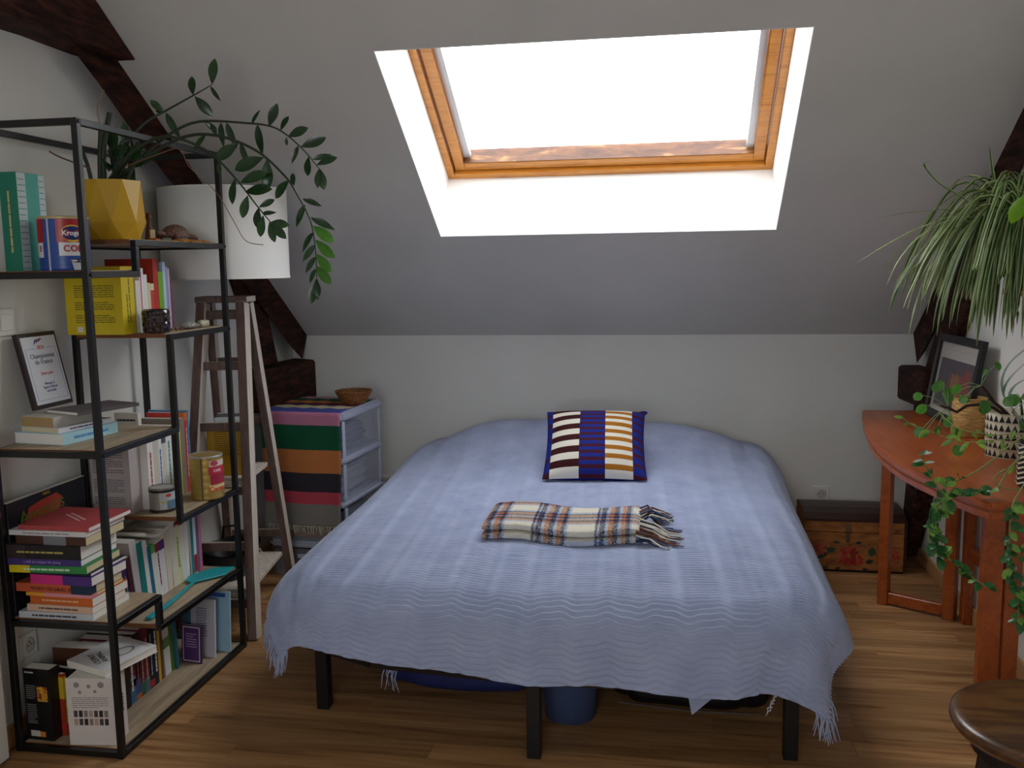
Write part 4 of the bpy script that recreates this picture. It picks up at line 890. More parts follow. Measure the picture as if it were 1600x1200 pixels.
def npmesh(name, P, m, parent=None):
    ny, nx, _ = P.shape; me = bpy.data.meshes.new(name); me.vertices.add(nx*ny); me.vertices.foreach_set('co', P.reshape(-1))
    i = np.arange((ny-1)*(nx-1)); r = i//(nx-1); c = i % (nx-1); a = r*nx+c; q = np.stack([a, a+1, a+nx+1, a+nx], 1).astype(np.int32)
    n = len(i); me.loops.add(4*n); me.loops.foreach_set('vertex_index', q.reshape(-1)); me.polygons.add(n)
    me.polygons.foreach_set('loop_start', np.arange(0, 4*n, 4, dtype=np.int32)); me.polygons.foreach_set('loop_total', np.full(n, 4, dtype=np.int32))
    me.polygons.foreach_set('use_smooth', np.ones(n, bool)); me.update(calc_edges=True); me.materials.append(m)
    o = bpy.data.objects.new(name, me); COL.objects.link(o); o.parent = parent; return o
spm, spt, spb = nmat('blue_chenille', .95, 0, .15); spb.inputs['Sheen Weight'].default_value = .3
spt.links.new(ramp(spt, noise(spt, coords(spt), 9, 4), [(.3, '#9faacb'), (.7, '#b0bad8')]), spb.inputs[0]); bump(spt, spb, noise(spt, coords(spt), 420, 3), .5, .002)
bs = thing('bedspread', 'pale blue wavy-ribbed chenille bedspread draped over the double bed', 'bedspread', (0, 0, 0))
PX0, PX1, PY0, PY1 = -1.56, .765, 2.475, 4.975
npmesh('spread', cloth(300, 800, PX0, PX1, PY0, PY1), spm, bs)
SPH = lambda x, y: float(ztop(np.array(x), np.array(y)))+.0055
def fringe(pts, L, m, parent, seed=1, r=.0026):
    rn = random.Random(seed); b = MB()
    for p, dirv in pts:
        p = Vector(p); dirv = Vector(dirv); q = p+dirv*L*.4+Vector((rn.uniform(-1, 1), rn.uniform(-1, 1), 0))*L*.12; e2 = q+Vector((rn.uniform(-.3, .3), rn.uniform(-.3, .3), -1))*L*rn.uniform(.5, .75)+dirv*L*.1
        b.tube([p, q, e2], [r, r*.8, r*.4], 5, cap=False)
    return tag(b.build('fringe', m, parent), kind='stuff')
edgeP = cloth(300, 800, PX0, PX1, PY0, PY1)
L_ = [(tuple(edgeP[j, 0]), (-.3, 0, -.9)) for j in range(0, 120, 3)]+[(tuple(edgeP[j, -1]), (.3, 0, -.9)) for j in range(0, 34, 3)]
L_ += [(tuple(edgeP[0, i]), (0, -.1, -.9)) for i in list(range(0, 16))+list(range(284, 300))]
fringe(L_, .06, spm, bs)
# tucked flaps peeping under the foot rail
b = MB(); b.add([(.075, 2.72, .262), (.175, 2.70, .258), (.09, 2.675, .19), (.08, 2.74, .262)], [(0, 1, 2), (0, 2, 3)]); o = b.build('tucked_corner', spm, bs, recalc=False); o.modifiers.new('s', 'SOLIDIFY').thickness = .003
b = MB(); b.add([(-.93, 2.86, .243), (-.84, 2.83, .243), (-.90, 2.80, .205), (-.93, 2.84, .215)], [(0, 1, 2, 3)]); o = b.build('tucked_corner', spm, bs, recalc=False); o.modifiers.new('s', 'SOLIDIFY').thickness = .003
fringe([((-.925+.008*k, 2.835-.005*k, .212), (-.15, 0, -.95)) for k in range(7)], .07, spm, bs, 4)
fringe([((.36-.004*k, 2.80, .23-.012*k), (-1, -.1, -.2)) for k in range(7)], .03, mat('#d9dbe6', .9), bs, 5)
# cushion
cu = thing('cushion', 'striped cushion in blue, white, maroon and mustard leaning on the bed pillows', 'cushion')
cyb, cyt = 4.045, 4.40; zb1 = SPH(-.3, 4.05)+.012
P0 = Vector((-.545, 4.035, zb1)); P1 = Vector((-.065, 4.06, zb1)); P3 = Vector((-.535, 4.39, .845)); X_ = (P1-P0).normalized(); Yv = (P3-P0); Yv = (Yv-X_*Yv.dot(X_)).normalized(); Zv = X_.cross(Yv)
cu.matrix_world = Matrix(((X_.x, Yv.x, Zv.x, P0.x), (X_.y, Yv.y, Zv.y, P0.y), (X_.z, Yv.z, Zv.z, P0.z), (0, 0, 0, 1)))
CW, CH = .475, .43
def cusurf(sgn):
    def fn(u, v):
        a, c = 2*u-1, 2*v-1; e_ = (1-abs(a)**2.6)*(1-abs(c)**2.6); pin = 1-.05*(1-c*c)*abs(a)**3; piy = 1-.05*(1-a*a)*abs(c)**3
        return (CW/2+CW/2*a*pin, CH/2+CH/2*c*piy, sgn*.088*max(e_, 0)**.55+.02*sin(pi*u)*.0)
    return fn
cm = [mat('#1d2a84', .85, 0, .2), mat('#48162a', .85, 0, .2), mat('#e4dfd2', .85, 0, .2), mat('#3c1216', .85, 0, .2), mat('#a86a1c', .85, 0, .2)]
def cpat(u, v):
    vb = v
    if u < .075: return 1 if int(vb*9+.3) % 2 == 0 and int(vb*18) % 3 == 0 else 0
    if u < .345: return 2 if (vb*6.2) % 1 < .5 else 3
    if u < .605: return 1 if (vb*12.5+.2) % 1 < .42 else 0
    if u < .87: return 2 if (vb*9.0) % 1 < .5 else 4
    return 1 if (vb*8.5+.1) % 1 < .35 else 0
b = MB(); b.grid(cusurf(1), 60, 112, mfn=cpat); b.build('front_cover', cm, cu, recalc=False)
b = MB(); b.grid(cusurf(-1), 40, 40); b.build('back_cover', cm[0], cu, recalc=False)
b = MB(); b.grid(lambda u, v: (CW-.004+.022*cos(2*pi*u)*(.3+.7*v)-.006, CH-.012+.012*sin(2*pi*u), -.004+.012*v), 10, 2); b.build('corner_tuft', cm[0], cu, recalc=False)
# folded plaid throw
th = thing('throw_blanket', 'folded woolly plaid throw in blue, cream and orange lying on the bed', 'blanket')
TX0, TX1, TY0, TY1 = -.665, -.085, 3.235, 3.545
pm_, pt_, pb_ = nmat('plaid_wool', .95, 0, .1)
tcn = N(pt_, 'ShaderNodeTexCoord'); sep = N(pt_, 'ShaderNodeSeparateXYZ'); nn_ = N(pt_, 'ShaderNodeTexNoise'); nn_.inputs['Scale'].default_value = 130; nn_.inputs['Detail'].default_value = 4
ad = N(pt_, 'ShaderNodeMixRGB'); ad.blend_type = 'ADD'; ad.inputs[0].default_value = .022
pt_.links.new(tcn.outputs['Object'], nn_.inputs['Vector']); pt_.links.new(tcn.outputs['Object'], ad.inputs[1]); pt_.links.new(nn_.outputs['Color'], ad.inputs[2]); pt_.links.new(ad.outputs[0], sep.inputs[0])
def wrap(out, per, off):
    m1 = N(pt_, 'ShaderNodeMath', operation='MULTIPLY_ADD'); m1.inputs[1].default_value = 1/per; m1.inputs[2].default_value = off; pt_.links.new(out, m1.inputs[0])
    fr = N(pt_, 'ShaderNodeMath', operation='FRACT'); pt_.links.new(m1.outputs[0], fr.inputs[0]); return fr.outputs[0]
navy, crm, org, pal = '#27304f', '#d8d3c4', '#b07044', '#9aa8c4'
cX = ramp(pt_, wrap(sep.outputs[0], .235, .93), [(0, navy), (.08, pal), (.13, org), (.20, navy), (.28, pal), (.33, org), (.40, navy), (.46, pal), (.50, crm), (.86, crm), (.93, navy), (.97, pal)], 'CONSTANT')
cY = ramp(pt_, wrap(sep.outputs[1], .20, .25), [(0, navy), (.10, org), (.18, navy), (.26, pal), (.34, crm), (.60, crm), (.66, pal), (.72, org), (.80, navy), (.90, org), (.96, pal)], 'CONSTANT')
mxn = N(pt_, 'ShaderNodeMixRGB'); mxn.blend_type = 'MULTIPLY'; mxn.inputs[0].default_value = .0
# woven look: pick warp or weft colour by fine noise
fnz = N(pt_, 'ShaderNodeTexNoise'); fnz.inputs['Scale'].default_value = 260; pt_.links.new(tcn.outputs['Object'], fnz.inputs['Vector'])
stp = N(pt_, 'ShaderNodeMapRange'); stp.inputs['From Min'].default_value = .47; stp.inputs['From Max'].default_value = .53; pt_.links.new(fnz.outputs[0], stp.inputs[0])
dk_ = N(pt_, 'ShaderNodeMixRGB'); dk_.blend_type = 'DARKEN'; dk_.inputs[0].default_value = .8; pt_.links.new(cX, dk_.inputs[1]); pt_.links.new(cY, dk_.inputs[2])
mxc = N(pt_, 'ShaderNodeMixRGB'); mx0 = N(pt_, 'ShaderNodeMath', operation='MULTIPLY'); mx0.inputs[1].default_value = .9; pt_.links.new(stp.outputs[0], mx0.inputs[0]); pt_.links.new(mx0.outputs[0], mxc.inputs[0]); pt_.links.new(dk_.outputs[0], mxc.inputs[1]); mm_ = N(pt_, 'ShaderNodeMixRGB'); mm_.inputs[0].default_value = .55; pt_.links.new(cX, mm_.inputs[1]); pt_.links.new(cY, mm_.inputs[2]); pt_.links.new(mm_.outputs[0], mxc.inputs[2]); pt_.links.new(mxc.outputs[0], pb_.inputs[0]); bump(pt_, pb_, nn_.outputs[0], .8, .006)
def throwfn(zoff, th_, inset):
    def fn(u, v):      # v runs round the section (rounded slab folded at the front)
        x = TX0+(TX1-TX0)*u; yc = (TY0+TY1)/2+.012*sin(u*6)-.035*sin(pi*max(0, (u-.25))/.75)+.0
        hw = (TY1-TY0)/2-inset+.01*sin(u*5+1); a = 2*pi*v; ca2, sa = cos(a), sin(a)
        yy = yc+hw*(abs(ca2)**.35)*(1 if ca2 > 0 else -1); sc2 = min(1, (min(u, 1-u)/.035))**.5*.5+.5
        zz_ = th_/2*(abs(sa)**.5)*(1 if sa > 0 else -1)*sc2
        base = SPH(x, min(max(yy, 2.85), 4.9)); return (x, yy, base+zoff+th_/2+zz_+.004*sin(u*9))
    return fn
b = MB(); b.grid(throwfn(.0, .034, 0), 70, 40); k_ = 71; b.build('lower_fold', pm_, th)
b = MB(); b.grid(throwfn(.031, .034, .010), 70, 40); b.build('upper_fold', pm_, th)
fr_m = [mat('#27304f', .95), mat('#d8d3c4', .95), mat('#6b4436', .95), mat('#5a688c', .95)]
rn = random.Random(12)
for k, fm2 in enumerate(fr_m):
    b = MB()
    for i in range(34):
        layer = rn.random(); y = rn.uniform(TY0+.01, TY1-.02)-.03; z0 = SPH(TX1, y)+rn.uniform(.006, .060)
        L = rn.uniform(.07, .14)*(1.15 if y < TY0+.15 else .9); up = .03 if y > TY1-.14 else 0
        ye = y+rn.uniform(-.035, .03)+(.05 if up else 0)
        pts = [Vector((TX1-.012, y, z0)), Vector((TX1+L*.35, y+(ye-y)*.3+rn.uniform(-.01, .01), z0*.5+.5*SPH(TX1+.03, y)+.012+up)), Vector((TX1+L*.7, ye, SPH(TX1+.07, ye)+.010+up*rn.random())), Vector((TX1+L, ye+rn.uniform(-.012, .012), SPH(TX1+.1, ye)+.005+up*rn.random()*.6))]
        b.tube(pts, [.0036, .0036, .0034, .0018], 6, cap=False)
    tag(b.build('fringe', fm2, th), kind='stuff')
# ------------------------------------------------------------------ things under the bed
def soft(name, label, c, s, col, cat, rough=.5, seed=1, rz=0):
    rn = random.Random(seed); ph = [rn.uniform(0, 6) for _ in range(6)]
    def fn(u, v):
        a = 2*pi*u; e_ = -pi/2+pi*v; ce, se = cos(e_), sin(e_)
        sx = (abs(cos(a))**.45)*(1 if cos(a) > 0 else -1); sy = (abs(sin(a))**.45)*(1 if sin(a) > 0 else -1); k2 = abs(ce)**.4; w = 1+.05*sin(4*a+ph[0])+.03*sin(9*a+ph[1])
        z = s[2]/2*(1+(abs(se)**.6)*(1 if se > 0 else -1)); z += .012*sin(7*sx+ph[2])*sin(5*sy+ph[3])*(z/s[2])
        return (s[0]/2*sx*k2*w, s[1]/2*sy*k2*w, z)
    t = thing(name, label, cat, c, rz); b = MB(); b.grid(fn, 60, 24); b.build('body', mat(col, rough), t, recalc=False); return t, fn
t1, f1 = soft('storage_bag', 'long navy blue fabric storage bag lying under the left half of the bed', (-.74, 3.28, .001), (.64, .40, .15), '#26306a', 'bag', .4, 3, radians(-3))
b = MB(); b.tube([(-.25, -.203, .085), (0, -.206, .09), (.25, -.203, .085)], .003, 6); b.build('zip', mat('#10142e', .4), t1)
t3, _ = soft('storage_bag', 'black plastic-wrapped bag lying under the right half of the bed', (.10, 3.24, .001), (.56, .36, .13), '#141216', 'bag', .25, 7, radians(-3))
b = MB(); b.tube([(-.24, -.186, .02), (0, -.19, .012), (.24, -.186, .02)], .002, 6); b.build('hem_piping', mat('#55535a', .4), t3)
bn = thing('storage_bin', 'round slate blue fabric bin under the middle of the bed', 'bin', (-.315, 3.0, .0005))
b = MB(); b.lathe([(.080, 0), (.088, .004), (.094, .10), (.100, .19), (.096, .195), (.092, .19), (.084, .01), (.001, .008)], 40); 
for i, v in enumerate(b.v): a = atan2(v[1], v[0]); k2 = 1+.012*sin(5*a+v[2]*30)+.008*sin(11*a); b.v[i] = (v[0]*k2, v[1]*k2, v[2])
b.build('body', mat('#3b4a72', .8), bn); b = MB(); b.lathe([(.101, .165), (.104, .17), (.104, .2), (.100, .203)], 40, capb=False, capt=False); b.build('rim_band', mat('#17161c', .6), bn)
# ------------------------------------------------------------------ painted chest
ch = thing('chest', 'old wooden chest painted with red flowers and green leaves by the back wall', 'chest', (.70, 4.64, 0), radians(-.5))
chm, cht, chb = nmat('painted_wood', .5); cnz = noise(cht, coords(cht, (3, 8, 8)), 4, 5, .6, .5)
cht.links.new(ramp(cht, cnz, [(.3, '#6e4020'), (.5, '#a0642e'), (.7, '#b87a3a')]), chb.inputs[0])
CWd, CDp = .485, .31
MB().box(0, CWd, 0, CDp, .012, .205).build('body', chm, ch, bevel=.004); MB().box(.01, CWd-.01, .008, CDp-.008, 0, .0119).build('plinth', mat('#1d100a', .7), ch)
dk = wood('dark_lid', ['#1f0f0b', '#341a12', '#43241a'], 4, .4, 10, 0, .1)
b = MB(); prof = [(0, .208), (0, .262), (.012, .275), (.05, .292), (.12, .305), (.19, .308), (.26, .303), (CDp, .290), (CDp, .208)]
b.prism(prof, 0, 0, CWd); lid = b.build('lid', [chm, dk], ch, bevel=.0)
for p in lid.data.polygons:
    if p.normal.z > .3: p.material_index = 1
b = MB(); b.box(.0, CWd, -.0035, 0, .262, .274); b.box(CWd-.012, CWd+.002, -.003, .0, .012, .262); b.build('dark_edging', dk, ch)
la = MB(); la.box(.285, .312, -.008, 0, .165, .255); la.lathe([(.009, 0), (.009, .006), (.005, .010)], 12, (.2985, 0, 0)); 
MB().box(.196, .221, -.006, -.0002, .210, .250).build('hasp', mat('#8a7c60', .35, .8), ch, bevel=.001); MB().box(.200, .217, -.010, -.0002, .158, .205).build('latch', mat('#7c6e54', .35, .8), ch, bevel=.002)
b = MB(); b.tube([(.2085, -.010, .236), (.2085, -.016, .236)], .006, 10); b.build('lock_stud', mat('#a08c60', .3, .8), ch)
rn = random.Random(21)
def flower(cx, cz, R, cols, n=9, rot=0):
    cx -= .085
    for k in range(n):
        a = 2*pi*k/n+rot; b = MB(); r0_, r1_ = R*.15, R*rn.uniform(.85, 1.1); w = R*.42
        pts = [(cx+r0_*cos(a), cz+r0_*sin(a))]+[(cx+cos(a)*(r0_+(r1_-r0_)*t)-sin(a)*w*sin(pi*t)*s_, cz+sin(a)*(r0_+(r1_-r0_)*t)+cos(a)*w*sin(pi*t)*s_) for s_, ts in ((.5, (.3, .6, .85, 1)), (-.5, (.85, .6, .3))) for t in ts]
        yy = -.0006-.00025*(k % 3); b.add([(x, yy, z) for x, z in pts], [tuple(range(len(pts)))]); b.build('painted_petal', mat(rn.choice(cols), .6), ch, recalc=False)
reds = ['#a82a1c', '#b83e28', '#c0522e', '#8f2016']; pinks = ['#a84a3a', '#b0604a', '#943a2e']; grn = ['#23392a', '#2f4a34', '#1c2e24']
flower(.30, .085, .055, reds, 13); flower(.345, .065, .035, reds, 8, .3); flower(.275, .10, .03, pinks, 8); flower(.165, .12, .042, pinks, 9, .2); flower(.52, .10, .03, reds, 8); flower(.53, .05, .02, pinks, 6)
def leafp(cx, cz, L, a, w):
    cx -= .085
    b = MB(); pts = [(cx+cos(a)*L*(t-.5)-sin(a)*w*sin(pi*t)*s_, cz+sin(a)*L*(t-.5)+cos(a)*w*sin(pi*t)*s_) for s_, ts in ((1, (0, .25, .5, .75, 1)), (-1, (.75, .5, .25))) for t in ts]
    b.add([(x, -.0005, z) for x, z in pts], [tuple(range(len(pts)))]); b.build('painted_leaf', mat(rn.choice(grn), .6), ch, recalc=False)
for (cx, cz, L, a, w) in ((.17, .085, .08, .4, .016), (.215, .115, .05, .2, .016), (.135, .065, .06, -.5, .012), (.41, .11, .05, 1.4, .02), (.40, .06, .04, .2, .012), (.24, .155, .035, -.1, .008), (.345, .155, .03, .2, .008), (.19, .022, .03, 0, .007), (.25, .02, .03, .3, .007), (.46, .13, .03, .9, .01), (.50, .09, .04, 1.4, .012), (.38, .02, .03, 0, .007)): leafp(cx, cz, L, a, w)
# ------------------------------------------------------------------ drop-leaf console table
TZ = .85
tbt = thing('console_table', 'reddish cherry wood half-oval table with a curved edge against the right wall', 'table', (1.1, 3.6, 0))
t0 = Vector((1.1, 3.6, 0))
curve = [(.934, 2.775), (.905, 2.835), (.878, 2.92), (.848, 3.05), (.823, 3.16), (.806, 3.27), (.797, 3.40), (.796, 3.51), (.802, 3.66), (.817, 3.82), (.838, 3.98), (.866, 4.17), (.893, 4.33), (.925, 4.485)]
def slab(z0, z1, ins, nm):
    poly = [(min(x+ins*.9, 1.3)-t0.x, y+(ins if i == 0 else 0)-t0.y) for i, (x, y) in enumerate(curve)]+[(1.305-t0.x, 4.485-t0.y), (1.305-t0.x, 2.80+ins-t0.y)]
    b = MB(); b.prism(poly, 2, z0, z1); return b.build(nm, M_cherry, tbt, bevel=.005, seg=2)
slab(TZ-.027, TZ, 0, 'tabletop'); slab(TZ-.056, TZ-.029, .004, 'folded_leaf')
def tb_bar(name, x0, x1, y0, y1, z0, z1): return MB().box(x0-t0.x, x1-t0.x, y0-t0.y, y1-t0.y, z0, z1).build(name, M_cherry, tbt, bevel=.003)
AZ = TZ-.057
# near end: two posts side by side (the fixed leg and the folded gate leg)
tb_bar('leg', .975, 1.035, 2.925, 2.965, 0, AZ); tb_bar('leg', 1.043, 1.092, 2.935, 2.985, 0, AZ)
tb_bar('leg', 1.262, 1.30, 2.94, 2.98, 0.0, AZ)
tb_bar('rail', 1.0925, 1.2615, 2.945, 2.975, .40, .46)
tb_bar('apron', 1.262, 1.295, 2.981, 4.0, AZ-.08, AZ)
tb_bar('stretcher', 1.268, 1.295, 2.981, 4.0, .30, .35)
tb_bar('leg', 1.262, 1.30, 4.002, 4.05, 0, AZ)
# swung-out gate leg at the far side
gA, gB = Vector((.990, 4.222, 0)), Vector((1.228, 4.072, 0)); g = MB()
gd = (gB-gA).normalized()
def post(p, w=.045):
    b = MB(); b.bar(p-t0, p-t0+Vector((0, 0, AZ)), w, w, up=gd); return b.build('leg', M_cherry, tbt, bevel=.003)
post(gA); post(gB, .05)
for z in (.035, AZ-.035):
    b = MB(); b.bar(gA-t0+gd*.023+Vector((0, 0, z)), gB-t0-gd*.026+Vector((0, 0, z)), .032, .055 if z > .1 else .05); b.build('gate_rail', M_cherry, tbt, bevel=.003)

# picture frame leaning on the wall
pf = thing('picture_frame', 'black picture frame with a dark reddish print leaning on the right wall', 'picture')
A_ = Vector((1.182, 4.40, TZ+.0012)); B_ = Vector((1.205, 3.885, TZ+.0012)); Xp = (B_-A_).normalized(); up_ = Vector((.16, 0, 1)); up_ = (up_-Xp*up_.dot(Xp)).normalized(); Zp = Xp.cross(up_)
pf.matrix_world = Matrix(((Xp.x, up_.x, Zp.x, A_.x), (Xp.y, up_.y, Zp.y, A_.y), (Xp.z, up_.z, Zp.z, A_.z), (0, 0, 0, 1)))
FW, FH_ = (B_-A_).length, .375; bw_ = .035
for (x0, x1, y0, y1) in ((0, bw_, 0, FH_), (FW-bw_, FW, 0, FH_), (bw_, FW-bw_, 0, bw_), (bw_, FW-bw_, FH_-bw_, FH_)): MB().box(x0, x1, y0, y1, -.010, .010).build('moulding', mat('#0f0f11', .35), pf, bevel=.002)
MB().box(bw_, FW-bw_, bw_, FH_-bw_, -.008, -.002).build('mount', mat('#b9b4ac', .7), pf)
prm, prt, prb = nmat('night_print', .6); prt.links.new(ramp(prt, noise(prt, coords(prt, (18, 30, 1)), 1, 3), [(.3, '#191723'), (.5, '#3b2f44'), (.7, '#55303a')]), prb.inputs[0])
MB().box(bw_+.03, FW-bw_-.03, bw_+.02, FH_-bw_-.07, -.0018, -.0012).build('print', prm, pf)
b = MB()
for (x0, x1, y0, y1) in ((.20, .36, .09, .21), (.36, .44, .08, .24)): b.box(x0, x1, y0, y1, -.0010, -.0006)
b.build('red_shape', mat('#7a2a22', .6), pf)
b = MB()
for k in range(4): b.box(.235+.022*k, .242+.022*k, .13, .215-.01*(k % 2), -.0005, -.0003)
b.build('yellow_shape', mat('#b09040', .6), pf)
MB().box(bw_+.001, FW-bw_-.001, bw_+.001, FH_-bw_-.001, .000, .002).build('glass', M_glass, pf)

# ------------------------------------------------------------------ pots
bk_, crm_ = mat('#17171a', .6), mat('#d9cfb8', .6)
def faced_tube(b, r, z0, z1, n, c=(0, 0, 0), mi=0): b.lathe([(r, z0), (r, z1)], n, c, mi, True, False, False)
def potbody(t, r, h, m, taper=.97, wall=.006):
    b = MB(); b.lathe([(r*taper*.96, 0), (r*taper, .004), (r, h-.003), (r-.002, h), (r-wall, h-.001), (r-wall*1.3, h-.03), (.002, h-.032)], 40); return b.build('pot', m, t)
def soil(t, r, z): return MB().lathe([(.002, z), (r, z), (r, z-.01), (.002, z-.01)], 28).build('soil', mat('#2a1c14', .95), t)
PT = (1.222, 3.452); PR, PH = .087, .16
pil = thing('potted_pilea', 'pilea with round leaves in a white pot covered in black triangles', 'plant', (PT[0], PT[1], TZ+.0005))
potbody(pil, PR, PH, crm_, .985); soil(pil, PR-.009, PH-.025)
b = MB(); NT = 26
for j in range(5):
    z0 = .006+j*.031; hh = .0245
    for i in range(NT):
        a0 = 2*pi*(i+.04+.5*(j % 2)*0)/NT; a1 = 2*pi*(i+.96)/NT; am = (a0+a1)/2
        f = lambda z: PR*(.985+.015*z/PH)+.0006
        b.add([(f(z0)*cos(a0), f(z0)*sin(a0), z0), (f(z0)*cos(am)*1.0, f(z0)*sin(am), z0), (f(z0)*cos(a1), f(z0)*sin(a1), z0), (f(z0+hh)*cos(am), f(z0+hh)*sin(am), z0+hh)], [(0, 1, 3), (1, 2, 3)])
    b.lathe([(PR*(.985+.015*(z0+hh+.003)/PH)+.0006, z0+hh+.0028), (PR*(.985+.015*(z0+hh+.004)/PH)+.0006, z0+hh+.0036)], 40, capb=False, capt=False)
b.build('triangle_pattern', bk_, pil, recalc=False)
def W2L(o, p): return Vector(p)-o.location
def leafmesh(name, L, Wd, mats, kind='oval', curl=.12, n=7):
    b = MB(); vs = []
    for i in range(n+1):
        t = i/n
        if kind == 'round': w = sqrt(max(0, 1-(2*t-1)**2)); 
        elif kind == 'lance': w = sin(pi*t**.85)**.9
        elif kind == 'spoon': w = sin(pi*t**1.25)**.75
        else: w = sin(pi*t)**.7
        z = -curl*L*t*t; vs += [(-w*Wd/2, L*t, z+.10*Wd*w), (0, L*t, z), (w*Wd/2, L*t, z+.10*Wd*w)]
    b.add(vs, [(3*i+k, 3*i+k+1, 3*i+k+4, 3*i+k+3) for i in range(n) for k in (0, 1)], 0, True)
    return b.mesh(name, mats, recalc=False)
def green(name, c1, c2, rough=.35, sc=30, trans=.0):
    m, t, b = nmat(name, rough, 0, .5); oi = N(t, 'ShaderNodeObjectInfo'); h = N(t, 'ShaderNodeHueSaturation'); mr = N(t, 'ShaderNodeMapRange'); mr.inputs['To Min'].default_value = .7; mr.inputs['To Max'].default_value = 1.35
    t.links.new(oi.outputs['Random'], mr.inputs[0]); t.links.new(mr.outputs[0], h.inputs['Value']); t.links.new(ramp(t, noise(t, coords(t), sc, 2), [(.35, c1), (.65, c2)]), h.inputs['Color']); t.links.new(h.outputs[0], b.inputs[0])
    if trans:
        o = [n_ for n_ in t.nodes if n_.type == 'OUTPUT_MATERIAL'][0]; tl = N(t, 'ShaderNodeBsdfTranslucent'); mx = N(t, 'ShaderNodeMixShader'); mx.inputs[0].default_value = trans
        t.links.new(h.outputs[0], tl.inputs[0]); t.links.new(b.outputs[0], mx.inputs[1]); t.links.new(tl.outputs[0], mx.inputs[2]); t.links.new(mx.outputs[0], o.inputs[0])
    return m
def put(me, parent, p, d, nrm_, s=1, name='leaf'):
    d = Vector(d).normalized(); nrm_ = Vector(nrm_); x = d.cross(nrm_)
    if x.length < 1e-3: x = d.orthogonal()
    x.normalize(); z = x.cross(d); o = bpy.data.objects.new(name, me); COL.objects.link(o); o.parent = parent
    M = Matrix(((x.x, d.x, z.x, p[0]), (x.y, d.y, z.y, p[1]), (x.z, d.z, z.z, p[2]), (0, 0, 0, 1))) @ Matrix.Scale(s, 4); o.matrix_basis = M; return o
G_pil = green('pilea_green', '#3f7a2c', '#5f9a3c', .35, 40, .25)
Lr = leafmesh('leaf', .042, .038, G_pil, 'round', .1); bark = mat('#3a2320', .8); stalk = mat('#8aa070', .6)
rn = random.Random(31)
def stem(parent, pts, r, m, name='stem', n=7):
    b = MB(); b.tube([W2L(parent, p) for p in pts], r, n); return b.build(name, m, parent, recalc=False)
Y0_ = 3.35
hub1, hub2, hub3 = (1.079, Y0_, 1.115), (.975, Y0_, 1.037), (1.20, 3.33, 1.075)
stem(pil, [(1.20, 3.43, 1.0), (1.165, 3.40, 1.03), (1.13, 3.37, 1.055), (1.10, 3.36, 1.095), hub1], [.006, .006, .0055, .005, .004], bark)
stem(pil, [(1.19, 3.42, 1.0), (1.13, 3.38, 1.035), (1.075, Y0_, 1.050), (1.035, Y0_, 1.045), (1.005, Y0_, 1.022), hub2, (.95, Y0_, 1.045)], [.006, .006, .006, .0055, .0055, .005, .003], bark)
stem(pil, [(1.235, 3.40, 1.0), (1.215, 3.36, 1.04), hub3], [.005, .0045, .004], bark)
pl_leaves = [(hub2, (.880, 3.35, 1.082)), (hub2, (.899, 3.36, 1.04)), (hub2, (.948, 3.36, 1.125)), (hub2, (.93, 3.33, 1.12)), (hub2, (.972, 3.34, .995)), (hub2, (.888, 3.33, .965)), (hub2, (.905, 3.36, .95)), (hub2, (.975, 3.37, 1.10)), (hub2, (1.00, 3.35, .96)), (hub2, (1.005, 3.33, .905)), (hub2, (.93, 3.3, .975)),
    (hub1, (1.025, 3.34, 1.075)), (hub1, (1.04, 3.37, 1.07)), (hub1, (1.090, 3.36, 1.165)), (hub1, (.985, 3.36, 1.08)), (hub1, (1.127, 3.36, 1.19)), (hub1, (1.0, 3.33, 1.115)), ((1.13, 3.37, 1.04), (1.09, 3.33, 1.06)), ((1.15, 3.38, 1.03), (1.10, 3.35, 1.04)),
    (hub3, (1.175, 3.31, 1.085)), (hub3, (1.205, 3.30, 1.09)), (hub3, (1.19, 3.29, 1.00)), (hub3, (1.225, 3.3, 1.06)), (hub3, (1.16, 3.31, 1.075))]
for hb, lp_ in pl_leaves:
    hb, lp_ = Vector(hb), Vector(lp_); mid = (hb+lp_)/2+Vector((0, 0, .012)); stem(pil, [hb, mid, lp_], .0011, stalk, 'leaf_stalk', 5)
    d = (lp_-hb); d.z = -abs(d.length)*rn.uniform(.8, 1.8); d.y += rn.uniform(-.03, .03); nr = Vector((rn.uniform(-.9, .9), -1, rn.uniform(-.1, .8)))
    put(Lr, pil, W2L(pil, lp_-d.normalized()*.008), d, nr, rn.uniform(.75, 1.1))
# woven pot behind
wv = thing('woven_planter', 'small woven straw planter behind the triangle-patterned pot', 'planter', (1.2, 3.85, TZ+.0005))
rm, rt, rb_ = nmat('straw', .85); rt.links.new(ramp(rt, noise(rt, coords(rt, (30, 30, 140)), 1, 3), [(.3, '#9a7540'), (.55, '#c29a5c'), (.75, '#d8b87a')]), rb_.inputs[0]); bump(rt, rb_, noise(rt, coords(rt, (120, 120, 160)), 1, 3), .9, .004)
b = MB(); b.lathe([(.058, 0), (.063, .004), (.066, .07), (.062, .148), (.058, .150), (.056, .146), (.058, .02), (.002, .018)], 36); 
for i, v in enumerate(b.v): a = atan2(v[1], v[0]); k2 = 1+.02*sin(3*a+v[2]*20); b.v[i] = (v[0]*k2, v[1]*k2, v[2])
b.build('basket', rm, wv); b = MB(); b.tube([(.060*cos(2*pi*k/36), .060*sin(2*pi*k/36), .150) for k in range(37)], .004, 6, cap=False); b.build('rim', rm, wv)
